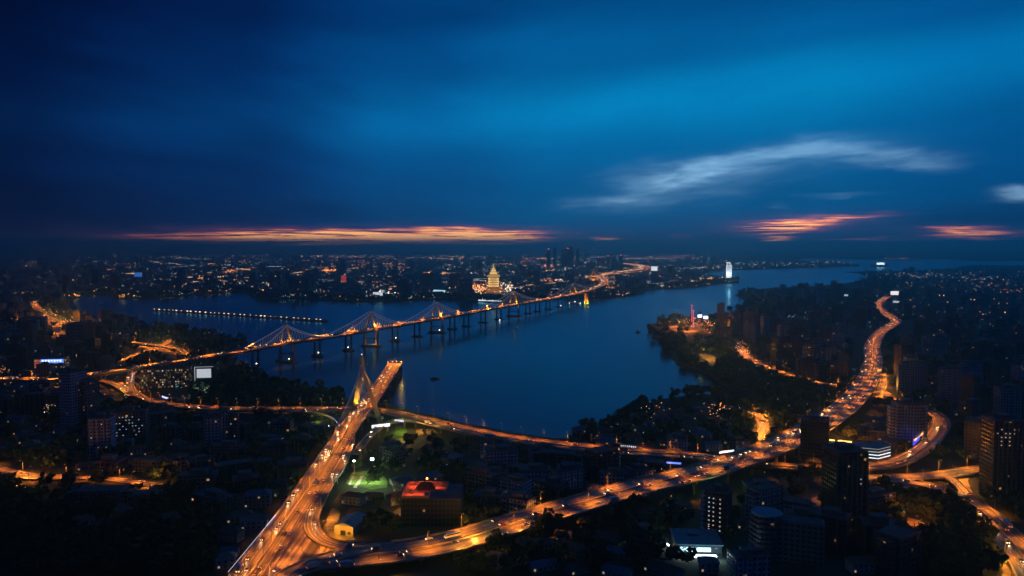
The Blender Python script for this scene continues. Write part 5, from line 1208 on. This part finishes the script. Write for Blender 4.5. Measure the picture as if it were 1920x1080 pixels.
# ---------------------------------------------------------------- scattered high-rises, houses, trees
random.seed(23)
def pxbase(region): 
    x0, x1, y0, y1 = region; return random.uniform(x0, x1), random.uniform(y0, y1)
TR_ = []
for x, y, r_ in YARDS: OCC.append((x, y, r_))
YPX = [(*proj(x, y, 3), y) for x, y, r_ in YARDS] + [(*proj(x, y, 9), y - 12) for x, y, r_ in OCC if y > 600 and (x, y, r_) not in YARDS]
regions = [  # photo x range, photo y range of the foot, count, height range, walls
    ((1440, 1640), (585, 700), 34, (22, 46), ('brown', 'grey', 'blue')), ((1330, 1440), (600, 645), 16, (26, 44), ('grey', 'blue')), ((1490, 1610), (700, 716), 9, (18, 28), ('brown', 'grey')),
    ((1690, 1920), (640, 790), 34, (28, 52), ('brown', 'blue', 'black')), ((1690, 1920), (560, 640), 34, (24, 50), ('grey', 'black', 'blue')), ((1440, 1640), (545, 590), 26, (26, 52), ('grey', 'black', 'blue')),
    ((1780, 1920), (790, 860), 6, (26, 38), ('brown', 'black')), ((0, 240), (590, 700), 34, (18, 40), ('grey', 'black', 'brown')), ((0, 110), (710, 780), 8, (14, 26), ('black', 'grey')), ((400, 640), (800, 900), 8, (8, 15), ('black', 'grey')),
    ((690, 760), (845, 885), 4, (10, 15), ('pale', 'grey')), ((900, 1270), (850, 915), 22, (9, 21), ('grey', 'blue', 'pale', 'black')), ((880, 1100), (915, 965), 7, (10, 17), ('blue', 'grey', 'pale')), ((1380, 1560), (930, 1075), 9, (10, 24), ('black', 'blue')),
    ((1630, 1720), (960, 1075), 5, (12, 28), ('black', 'grey')), ((100, 480), (880, 960), 10, (8, 16), ('black', 'grey')), ((280, 480), (775, 830), 6, (8, 14), ('grey', 'black'))]
HR = {}; SIDE = {}
def highrise_mesh(wall, k, w, d, h):
    mb = MB(); u = random.randint(0, 999) * 10; mb.box(-w / 2, w / 2, -d / 2, d / 2, 0, h, 0, 1, u0=u)
    if k == 1: mb.box(w * .5, w * .72, -d * .3, d * .3, 0, h * .9, 0, 1, u0=u + 50); mb.box(-w * .72, -w * .5, -d * .3, d * .3, 0, h * .9, 0, 1, u0=u + 80)
    if k == 2: mb.box(-w * .3, w * .2, -d * .3, d * .2, h, h + 5, 2, 1)
    if k == 0: mb.box(-w * .2, w * .25, -d * .2, d * .3, h, h + 3.4, 2, 1); mb.lathe([(1.3, h), (1.3, h + 2.4), (.02, h + 3)], 8, 2, (w * .35, 0))
    for i in range(5):
        x = -w / 2 + w * i / 4; mb.box(x - .3, x + .3, -d / 2 - .5, -d / 2 - .003, 0, h - .3, 2, bottom=True)
    mb.box(-w / 2 - .3, w / 2 + .3, -d / 2 - .32, -d / 2 - .0, h - .2, h + 1.1, 2, bottom=True); mb.box(-w / 2 - .3, -w / 2, -d / 2, d / 2, h - .2, h + 1.1, 2, bottom=True); mb.box(w / 2, w / 2 + .3, -d / 2, d / 2, h - .2, h + 1.1, 2, bottom=True)
    return mb.mesh('apartment_block', [FAC[wall], ROOFC, CORN])
WORD = {'pale': 'pale', 'grey': 'grey', 'blue': 'blue-grey', 'brown': 'brownish', 'black': 'black'}
ROWS = {'apartment_block': [], 'house': [], 'tree': []}
for (x0, x1), (y0, y1), n, (h0, h1), walls in regions:
    made = 0
    for _ in range(n * 14):
        if made >= n: break
        px, py = random.uniform(x0, x1), random.uniform(y0, y1); q = P(px, py, 2.5); h = random.uniform(h0, h1); w = random.uniform(14, 26) if h > 20 else random.uniform(16, 34); d = random.uniform(12, 18)
        R0 = math.hypot(w, d) * .5
        if not on_land(q.x, q.y) or shore_dist(q.x, q.y) < 25 or near_road(q.x, q.y, R0 + 2) or not clear(q.x, q.y, R0 * .85): continue
        # do not stand in front of a lit road: the top must stay below the deck line seen behind it
        ptop = proj(q.x, q.y, h + 3)
        blk = False
        for r in ROADS:
            pj = r.px
            m_ = (np.abs(pj[:, 0] - ptop[0]) < F * R0 * .8 / q.y) & (r.c[:, 1] > q.y) & (pj[:, 1] > ptop[1] - 3)
            if m_.any(): blk = True; break
        if not blk: blk = any(abs(x - ptop[0]) < F * R0 * .9 / q.y and y > ptop[1] and q.y < d2 for x, y, d2 in YPX)
        if blk: continue
        wall = random.choice(walls); k = random.choice((0, 0, 1, 2)); key = (wall, k, int(h / 8), int(w / 6))
        if key not in HR: HR[key] = highrise_mesh(wall, k, w, d, h)
        o = link(bpy.data.objects.new('apartment_block', HR[key])); o.location = (q.x, q.y, 2.4); o.rotation_euler = (0, 0, random.choice((0, .2, -.25, .5, -.6)) + random.uniform(-.1, .1)); OCC.append((q.x, q.y, R0)); made += 1
        ROWS['apartment_block'].append((o, '%s %s %s block' % ('tall' if h > 30 else 'mid-height' if h > 16 else 'low', WORD[wall], {0: 'tank-topped', 1: 'winged', 2: 'penthouse-topped'}[k]), q.x, q.y))
finish_labels(ROWS['apartment_block'], 'apartment block', 'apartment blocks on the dark banks')
# houses
HW = [('cream', mat('cream_house_wall', (.2, .18, .15), .9)), ('grey', mat('grey_house_wall', (.2, .2, .2), .9)), ('white', mat('white_house_wall', (.28, .28, .28), .9))]
HRF = [('red', mat('red_tile_roof', (.16, .055, .035), .85, var=.35, scale=.8)), ('grey', mat('grey_sheet', (.10, .105, .11), .6, var=.3, scale=.4)), ('blue', mat('blue_sheet_roof', (.035, .08, .13), .6, var=.3, scale=.4)), ('brown', mat('brown_tile_roof', (.11, .07, .05), .85, var=.35, scale=.8))]
def house_mesh(w, d, h, kind, m1, m2, litm):
    mb = MB(); mb.box(-w / 2, w / 2, -d / 2, d / 2, 0, h, 0, 0); e = .6; rh = d * .28
    if kind == 'gable':
        mb.face([(-w / 2 - e, -d / 2 - e, h - .1), (w / 2 + e, -d / 2 - e, h - .1), (w / 2 + e, 0, h + rh), (-w / 2 - e, 0, h + rh)], None, 1); mb.face([(w / 2 + e, d / 2 + e, h - .1), (-w / 2 - e, d / 2 + e, h - .1), (-w / 2 - e, 0, h + rh), (w / 2 + e, 0, h + rh)], None, 1)
        for s in (-1, 1): mb.face([(s * w / 2, -d / 2, h), (s * w / 2, d / 2, h), (s * w / 2, 0, h + rh * .95)], None, 0)
    elif kind == 'hipped':
        a = w / 2 - d * .4
        mb.face([(-w / 2 - e, -d / 2 - e, h - .1), (w / 2 + e, -d / 2 - e, h - .1), (a, 0, h + rh), (-a, 0, h + rh)], None, 1); mb.face([(w / 2 + e, d / 2 + e, h - .1), (-w / 2 - e, d / 2 + e, h - .1), (-a, 0, h + rh), (a, 0, h + rh)], None, 1)
        mb.face([(w / 2 + e, -d / 2 - e, h - .1), (w / 2 + e, d / 2 + e, h - .1), (a, 0, h + rh)], None, 1); mb.face([(-w / 2 - e, d / 2 + e, h - .1), (-w / 2 - e, -d / 2 - e, h - .1), (-a, 0, h + rh)], None, 1)
    else:
        mb.box(-w / 2 - .2, w / 2 + .2, -d / 2 - .2, d / 2 + .2, h + .002, h + .7, 1, bottom=True); mb.box(-w * .3, 0, -d * .1, d * .25, h + .7, h + 2.6, 0, 1)
    n = int(w / 3)
    for i in range(n):
        x = -w / 2 + (i + .5) * w / n
        for k in range(int(h / 3)): mb.box(x - .6, x + .6, -d / 2 - .05, -d / 2 - .005, 1 + k * 3, 2.3 + k * 3, 3 if (i * 7 + k * 3) % litm == 0 else 2, bottom=True)
    return mb.mesh('house', [m1, m2, GLASSM, glow('house_window', (1, .7, .35), .35)])
HV = []
for i in range(14):
    (wn, wm), (rn, rm) = random.choice(HW), random.choice(HRF); kd = random.choice(('gable', 'hipped', 'flat-topped')); w, d, h = random.uniform(11, 22), random.uniform(8, 12), random.choice((3.4, 6.2, 6.4, 9.2))
    HV.append((house_mesh(w, d, h, kd, wm, rm, random.choice((5, 9, 40, 60))), '%s %s-walled house with %s roof' % (kd, wn, rn), math.hypot(w, d) / 2))
def sample_px(boxes):
    tot = sum(b[4] for b in boxes); r = random.uniform(0, tot)
    for b in boxes:
        r -= b[4]
        if r <= 0: return random.uniform(b[0], b[1]), random.uniform(b[2], b[3])
    return random.uniform(*b[:2]), random.uniform(*b[2:4])
HB = [(640, 960, 840, 990, 5), (880, 1300, 845, 930, 9), (150, 560, 780, 1000, 10), (400, 540, 930, 1079, 6), (1080, 1400, 765, 850, 8), (1200, 1700, 930, 1079, 7), (1600, 1920, 770, 850, 4), (0, 200, 700, 860, 5), (900, 1300, 960, 1079, 4)]
nh = 0
def over_yard(q, h, R0):
    pr = proj(q.x, q.y, h)
    for r in ROADS:
        if ((np.abs(r.px[:, 0] - pr[0]) < F * R0 / q.y) & (r.c[:, 1] < 2600) & (r.c[:, 1] > q.y) & (r.px[:, 1] > pr[1] - 1)).any(): return True
    pt = proj(q.x, q.y, h); return any(abs(x - pt[0]) < F * R0 / q.y and y > pt[1] and q.y < d2 for x, y, d2 in YPX)
for _ in range(9000):
    if nh >= 200: break
    px, py = sample_px(HB); q = P(px, py, 2.5); me, lab, R0 = random.choice(HV)
    if not on_land(q.x, q.y) or shore_dist(q.x, q.y) < 12 or near_road(q.x, q.y, R0 + 1.5) or not clear(q.x, q.y, R0) or over_yard(q, 9, R0): continue
    o = link(bpy.data.objects.new('house', me)); o.location = (q.x, q.y, 2.42); o.rotation_euler = (0, 0, random.uniform(-.8, .8)); OCC.append((q.x, q.y, R0 * .9)); nh += 1
    ROWS['house'].append((o, lab, q.x, q.y))
finish_labels(ROWS['house'], 'house', 'houses between the roads')
# trees
BARK = mat('bark', (.05, .04, .03), .95); LEAF = [mat('leaf_dark', (.035, .06, .02), .9, var=.5, scale=.6), mat('leaf_olive', (.055, .07, .022), .9, var=.5, scale=.6)]
def crown_arrays(n, rx, rz, cz, seed, leaf=1.0):
    g = np.random.default_rng(seed); nb = 7
    cs = np.column_stack([g.normal(0, rx * .42, nb), g.normal(0, rx * .42, nb), cz + g.normal(0, rz * .38, nb)]); rr = g.uniform(.35, .62, nb) * rx
    k = g.integers(0, nb, n); d = g.normal(size=(n, 3)); d /= np.linalg.norm(d, axis=1)[:, None]; d[:, 2] *= .8
    c = cs[k] + d * (rr[k] * g.uniform(.75, 1.05, n))[:, None]
    a = g.normal(size=(n, 3)); a /= np.linalg.norm(a, axis=1)[:, None]; b = np.cross(a, g.normal(size=(n, 3))); b /= np.linalg.norm(b, axis=1)[:, None]
    s = (leaf * g.uniform(.6, 1.3, n))[:, None]
    return np.stack([c - a * s, c + b * s * .7, c + a * s, c - b * s * .7], 1)      # n,4,3
TV = []
for i in range(6):
    h = [9, 12, 14, 10, 16, 8][i]; rx = [3.6, 4.6, 4.2, 5.2, 4.4, 3.4][i]; A = crown_arrays(420, rx, h * .3, h * .66, 40 + i, .85)
    cm = raw_mesh('crown', A.reshape(-1, 3), np.arange(len(A) * 4).reshape(-1, 4), LEAF[i % 2]); t = MB(); t.tube((0, 0, 0), (.2, .1, h * .55), .32, .16, 6)
    for k in range(4): an = k * 1.7 + i; t.tube((.1, .05, h * (.3 + .06 * k)), (math.cos(an) * rx * .5, math.sin(an) * rx * .5, h * .68), .13, .05, 4)
    TV.append((cm, t.mesh('trunk', BARK), ['small round tree', 'broad spreading tree', 'tall full-crowned tree', 'low wide tree', 'tall narrow tree', 'little bushy tree'][i], h))
def hides_road(q, h, w):
    pt = proj(q.x, q.y, h)
    for r in ROADS:
        m_ = (np.abs(r.px[:, 0] - pt[0]) < w) & (r.c[:, 1] < 2600) & (r.c[:, 1] > q.y) & (r.px[:, 1] > pt[1] + 2)
        if m_.any(): return True
    for x, y, _ in YPX:
        if q.y < _ and abs(x - pt[0]) < w and y > pt[1] + 1: return True
    return False
TPTS = []
def add_tree(q, v, s=1.0):
    cm, tm_, lab, h = TV[v]; r = empty('tree', (q.x, q.y, 2.4), random.uniform(0, 6.28)); r.scale = (s, s, s * random.uniform(.9, 1.15))
    link(bpy.data.objects.new('crown', cm), r); link(bpy.data.objects.new('trunk', tm_), r); ROWS['tree'].append((r, lab, q.x, q.y)); TPTS.append((q.x, q.y))
# shoreline trees that show against the water, then the dark masses before the roads
def bank(pts, n, back):
    k = 0
    for _ in range(n * 6):
        if k >= n: break
        i = random.randrange(len(pts) - 1); f = random.random(); px, py = pts[i][0] * (1 - f) + pts[i + 1][0] * f, pts[i][1] * (1 - f) + pts[i + 1][1] * f
        q = P(px, py + random.uniform(0, back), 2.5)
        if on_land(q.x, q.y) and not near_road(q.x, q.y, 4) and clear(q.x, q.y, 3) and not (q.y > 1100 and hides_road(q, 12, 4)): add_tree(q, random.randrange(6), random.uniform(.8, 1.25) * (1 + q.y / 4000)); k += 1
bank([(1080, 816), (1130, 800), (1190, 778), (1210, 763), (1260, 748), (1300, 743), (1345, 741), (1377, 740)], 62, 10)
bank([(1213, 613), (1225, 629), (1240, 646), (1270, 681), (1320, 702), (1372, 732)], 34, 6)
bank([(430, 686), (500, 720), (567, 738), (640, 750)], 30, 9)
bank([(1235, 604), (1280, 598), (1330, 596), (1370, 591), (1400, 578)], 22, 4); bank([(1383, 554), (1447, 543), (1513, 540), (1600, 530)], 20, 4); bank([(200, 610), (300, 615), (400, 629)], 12, 4)
for px, py, v, s in [(1190, 968, 4, 1.25), (1176, 975, 1, 1.3), (1206, 965, 2, 1.2), (1216, 955, 3, 1.2), (1252, 930, 2, 1.2), (1262, 926, 1, 1.1), (1240, 940, 5, 1.2), (1020, 1010, 1, 1.4), (1035, 1004, 2, 1.3), (1008, 1018, 3, 1.3), (1048, 1012, 4, 1.1), (690, 1078, 1, 1.2), (700, 1082, 2, 1.1),
                     (880, 1068, 5, 1.2), (900, 1070, 1, .9), (868, 1070, 3, .8), (932, 1045, 1, 1.3), (945, 1040, 2, 1.2), (920, 1052, 4, 1.1), (1545, 905, 2, 1.2), (1525, 903, 1, 1.2), (1560, 912, 3, 1.2), (1500, 900, 4, 1.0), (1655, 935, 4, 1.2), (1665, 938, 2, 1.2), (1678, 944, 1, 1.1), (1640, 930, 3, 1.1),
                     (1700, 950, 2, 1.2), (1725, 958, 1, 1.3), (1750, 958, 2, 1.3), (1775, 968, 4, 1.2), (1800, 975, 1, 1.3), (1815, 985, 2, 1.2), (1842, 1010, 3, 1.4), (1850, 1030, 2, 1.3), (1868, 1045, 1, 1.4), (1880, 1030, 4, 1.1)]:
    q = P(px, py, 2.5)
    if not near_road(q.x, q.y, 2) and clear(q.x, q.y, -8): add_tree(q, v, s)
TB = [(640, 960, 830, 1000, 8), (560, 640, 870, 900, 2), (860, 1400, 950, 1079, 16), (150, 560, 780, 1079, 14), (0, 400, 960, 1079, 10), (1640, 1880, 960, 1079, 14), (1040, 1500, 760, 860, 10), (1230, 1480, 650, 740, 10), (360, 640, 700, 760, 9), (1560, 1760, 700, 830, 6), (1380, 1600, 900, 1000, 8)]
for _ in range(9000):
    if len(ROWS['tree']) >= 296: break
    px, py = sample_px(TB); q = P(px, py, 2.5)
    if on_land(q.x, q.y) and shore_dist(q.x, q.y) > 4 and not near_road(q.x, q.y, 4) and clear(q.x, q.y, 2.5) and not hides_road(q, 14, 6): add_tree(q, random.randrange(6), random.uniform(.75, 1.2))
finish_labels(ROWS['tree'], 'tree', 'trees on the dark banks')
# the woods beyond: one mass of many smaller crowns
WB_ = [(0, 400, 930, 1079, 10), (360, 640, 705, 760, 9), (1230, 1400, 600, 740, 12), (1380, 1640, 545, 600, 10), (150, 460, 610, 690, 8), (1400, 1600, 640, 840, 10), (1640, 1920, 940, 1079, 9), (1640, 1920, 560, 860, 9), (860, 1300, 930, 1079, 7), (1080, 1440, 760, 840, 8), (0, 640, 760, 930, 8), (0, 130, 560, 640, 3), (1600, 1920, 508, 560, 6), (640, 1000, 830, 1000, 3)]
base = [crown_arrays(46, 5.2, 3.2, 6.5, 90 + i, 2.3) for i in range(5)]; chunks = []
cnt = 0
for _ in range(14000):
    if cnt >= 3400: break
    px, py = sample_px(WB_); q = P(px, py, 2.5)
    if near_road(q.x, q.y, 6) or not on_land(q.x, q.y) or not clear(q.x, q.y, 3): continue
    s = random.uniform(.7, 1.25) * (1 + q.y / 6000)
    if q.y < 2600 and hides_road(q, 12 * s, 5): continue
    chunks.append(base[cnt % 5] * s + np.array([q.x, q.y, 2.4])); cnt += 1
# wooded far shore fringe
for _ in range(900):
    i = random.randrange(4, len(far_px) - 12); f = random.random(); px = far_px[i][0] * (1 - f) + far_px[i + 1][0] * f; py = far_px[i][1] * (1 - f) + far_px[i + 1][1] * f - random.uniform(.3, 3)
    q = P(px, py, 2.2)
    if inside((q.x, q.y), FA): chunks.append(base[_ % 5] * random.uniform(1.2, 2.2) + np.array([q.x, q.y, 2.2]))
V = np.concatenate(chunks).reshape(-1, 3)
tag(link(bpy.data.objects.new('woods', raw_mesh('woods', V, np.arange(len(V)).reshape(-1, 4), LEAF[0]))), 'dark woods and parkland between roads and river', kind='stuff')
# ---------------------------------------------------------------- far city: blocks and lights as masses
random.seed(77)
bv, bf, bu = [], [], []
def far_block(x, y, w, d, h, z=2.0):
    rot = random.uniform(-.5, .5); c, s = math.cos(rot), math.sin(rot); b = len(bv); R4 = [(-w / 2, -d / 2), (w / 2, -d / 2), (w / 2, d / 2), (-w / 2, d / 2)]
    for zz in (z, z + h):
        for a, e in R4: bv.append((x + a * c - e * s, y + a * s + e * c, zz))
    u = random.randint(0, 4000) * 9.0
    for i, Lx in ((0, w), (1, d), (2, w), (3, d)):
        j = (i + 1) % 4; bf.append((b + i, b + j, b + 4 + j, b + 4 + i)); bu.extend([(u, 0), (u + Lx, 0), (u + Lx, h), (u, h)])
    bf.append((b + 4, b + 5, b + 6, b + 7)); bu.extend([(0, -90)] * 4)
def in_far(q): return inside((q.x, q.y), FA)
for _ in range(3300):
    px, py = random.uniform(-20, 1330), 476 + 90 * random.random() ** 1.1; q = P(px, py, 2.2)
    if not in_far(q) or shore_dist(q.x, q.y, FA) < 30 or near_road(q.x, q.y, 40) or abs(px - 925) < 42 and 515 < py < 560: continue
    tall = random.random() < .06; k = 1 + q.y / 9000
    far_block(q.x, q.y, random.uniform(18, 45) * k, random.uniform(14, 30) * k, random.uniform(35, 75) if tall else random.uniform(8, 22))
for _ in range(900):
    px, py = random.choice(((random.uniform(1270, 1600), random.uniform(486, 504)), (random.uniform(1600, 1930), random.uniform(506, 600)), (random.uniform(-10, 250), random.uniform(566, 640)))); q = P(px, py, 2.2)
    if not (in_far(q) or on_land(q.x, q.y)) or near_road(q.x, q.y, 40) or not clear(q.x, q.y, 16): continue
    far_block(q.x, q.y, random.uniform(16, 40), random.uniform(14, 30), random.uniform(8, 20) if random.random() < .85 else random.uniform(25, 45))
tag(link(bpy.data.objects.new('far_city', raw_mesh('far_city', bv, bf, FAC['far'], uv=bu))), 'countless hazy blocks of the far city', kind='stuff')
tv, tf, tm = [], [], []
LC = [((1, .80, .6), 3.0), ((.6, .84, 1), 3.5), ((1, .31, .06), 8.0), ((1, .12, .06), 3.6), ((1, .5, .16), 8.0), ((.35, .8, .75), 1.8), ((1, .9, .8), 9.0)]
def dot(q, m, s=1.0, h=None):
    # dots grow with distance so that far lights still show
    k = s * max(.55, q.y / 1400 * .55)
    z = q.z + (h if h is not None else random.uniform(3, 14)); cube_into((q.x, q.y, z), k * random.uniform(.8, 1.8), k * .6, k * random.uniform(.7, 1.2), m)
def pick_m(o=.2): r = random.random(); return 2 if r < o * .6 else 4 if r < o else 3 if r < o + .02 else 1 if r < .55 + o * .3 else 5 if r < .6 + o * .3 else 6 if r > .985 else 0
def wgt(px): return max(.06, min(1, (px + 40) / 480)) if px < 480 else 1
n = 0
dens = lambda px, py: .5 + .5 * math.sin(px * .021 + 1.3 * math.sin(py * .17)) * math.sin(py * .31 + px * .006)
while n < 2000:
    px, py = random.uniform(0, 1330), 479 + 86 * random.random() ** 1.25
    if random.random() > wgt(px) * (.06 + .94 * dens(px, py) ** 2): continue
    q = P(px, py, 2.2)
    if not in_far(q): continue
    dot(q, pick_m(.25), random.uniform(.5, 1.25)); n += 1
for _ in range(210):                                    # streets seen as dotted lines
    px, py = random.uniform(120, 1300), random.uniform(480, 558); cnt_ = random.randint(5, 26); sl = random.uniform(-.12, .12); m = random.choice((2, 4, 0, 2, 1)); st = random.uniform(1.6, 4)
    if random.random() > wgt(px): continue
    for k in range(cnt_):
        q = P(px + k * st, py + k * st * sl + random.uniform(-.3, .3), 2.2)
        if in_far(q): dot(q, m, random.uniform(.6, 1.1), 8)
def cluster(cx, cy, sx, sy, n, m, s=1.0):
    for _ in range(n):
        q = P(random.gauss(cx, sx), max(474, random.gauss(cy, sy)), 2.2)
        if in_far(q) or on_land(q.x, q.y): dot(q, random.choice(m), random.uniform(.7, 1.4) * s)
for a in [(890, 544, 22, 4, 150, (2, 4, 2, 3), 1.25), (960, 542, 22, 4, 170, (4, 0, 0, 6), 1.1), (1030, 528, 14, 1.5, 60, (3, 2, 0), 1), (610, 509, 20, 1, 110, (2, 2, 3), 1.1), (505, 540, 22, 4, 90, (2, 4, 0), 1), (375, 528, 24, 5, 80, (4, 0, 2), 1), (430, 510, 10, 1.2, 50, (2, 3), 1), (345, 524, 10, 2, 30, (4, 0), 1),
          (1020, 485.5, 18, .7, 80, (2, 4), .9), (740, 502, 20, 4, 60, (2, 3, 0), 1), (1030, 503, 5, 3, 40, (3, 2), 1), (1060, 500, 22, 5, 120, (1, 0, 1), .8), (670, 482, 70, 1.6, 130, (2, 0), .8), (870, 484, 60, 2, 110, (0, 4), .8), (140, 558, 10, 1.2, 40, (2,), .8), (200, 546, 22, .5, 60, (2, 0), .8), (240, 558, 16, 1, 40, (4, 2), .8),
          (330, 553, 50, 1, 90, (0, 1, 4), .8), (545, 558, 16, 1.3, 40, (0, 1), .8), (740, 560, 30, 1, 60, (1, 0), .8), (660, 556, 8, 2, 24, (2, 3), .9), (720, 552, 12, 2, 60, (1, 6), 1.0), (1320, 527, 16, 2.5, 90, (4, 0, 2), .9), (1440, 497, 60, 2.5, 190, (1, 0), .8), (1340, 503, 40, 2, 90, (0, 1), .8), (1560, 493, 22, 1.5, 50, (1, 0), .8),
          (1230, 540, 24, 3, 60, (1, 0), .8), (1180, 554, 14, 1.2, 40, (1,), .8), (1255, 485, 40, 2, 90, (2, 0), .8), (1150, 487, 40, 2, 60, (0, 2), .8), (1680, 486, 20, .8, 24, (2,), .6), (820, 514, 12, .6, 40, (2,), 1), (888, 513, 9, .5, 24, (6,), .8), (1365, 529, 8, 1, 20, (0,), .8),
          (90, 596, 14, 6, 60, (2, 2, 4), .7), (130, 614, 12, 5, 70, (2, 4), .7), (65, 574, 4, 3, 20, (2,), .8), (1295, 611, 18, 5, 90, (2, 3, 4), .7), (1325, 618, 6, 6, 50, (2, 3), .7), (1312, 604, 10, 4, 16, (1, 3), .8), (1388, 655, 6, 6, 50, (2, 3, 0), .6), (1400, 668, 5, 3, 26, (2,), .6),
          (1345, 783, 20, 5, 26, (0, 2, 2), .5), (1225, 783, 14, 6, 22, (1, 2, 5), .5), (1360, 775, 6, 2, 14, (2,), .6), (1660, 580, 40, 8, 40, (1, 0), .5), (1760, 519, 30, 3, 70, (1, 0, 0), .7), (1840, 527, 26, 4, 60, (1, 0, 2), .7), (1700, 545, 20, 6, 26, (0, 1), .55), (1500, 600, 16, 3, 16, (0, 1), .5), (1570, 586, 14, 6, 18, (0, 1), .5), (1870, 610, 16, 6, 18, (0, 4), .5), (1860, 540, 50, 8, 60, (0, 2), .6), (1900, 549, 16, 2, 30, (2, 3), .7), (1700, 517, 20, 2, 30, (1, 0), .7),
          (70, 667, 14, 4, 20, (1, 3), .5), (35, 690, 10, 5, 14, (2, 0), .5), (5, 705, 4, 3, 14, (2,), .6), (100, 782, 12, 5, 34, (4, 0), .5), (25, 722, 14, 3, 14, (0, 5), .4), (40, 667, 10, 4, 12, (2,), .5), (1385, 858, 10, 4, 8, (2, 5), .4), (140, 738, 20, 6, 14, (0, 1), .4), (240, 750, 10, 3, 10, (5, 4), .5), (338, 735, 6, 2, 8, (5,), .6), (45, 939, 12, .6, 12, (2,), .4)]: cluster(*a)
def sprinkle(n, boxes, o, s):
    k = 0
    while k < n:
        px, py = sample_px(boxes); q = P(px, py, 2.5)
        if on_land(q.x, q.y) and not near_road(q.x, q.y, 1): dot(q, pick_m(o), random.uniform(.5, 1.1) * s)
        k += 1
sprinkle(380, [(1430, 1930, 508, 600, 10), (1440, 1920, 600, 780, 5), (1250, 1640, 600, 720, 3)], .2, .62)
sprinkle(200, [(0, 420, 566, 700, 10), (0, 240, 700, 800, 2)], .4, .55); sprinkle(90, [(0, 560, 780, 1000, 4), (640, 1320, 840, 960, 6), (1200, 1760, 880, 1060, 5), (1080, 1400, 765, 850, 4)], .3, .42)
me = raw_mesh('city_lights', np.array(tv).reshape(-1, 3), np.array(tf), None, tm, [glow('city_light_%s' % 'abcdefg'[i], c, s) for i, (c, s) in enumerate(LC)])
tag(link(bpy.data.objects.new('city_lights', me)), 'thousands of tiny lights scattered over the far city and banks', kind='stuff')
print('COUNTS', {k: len(v) for k, v in ROWS.items()}, 'lamps', len(LROWS), 'vehicles', {k: len(v) for k, v in VROWS.items()}, 'lights', len([o for o in bpy.data.objects if o.type == 'LIGHT']), 'objects', len(bpy.data.objects), 'woods', cnt)
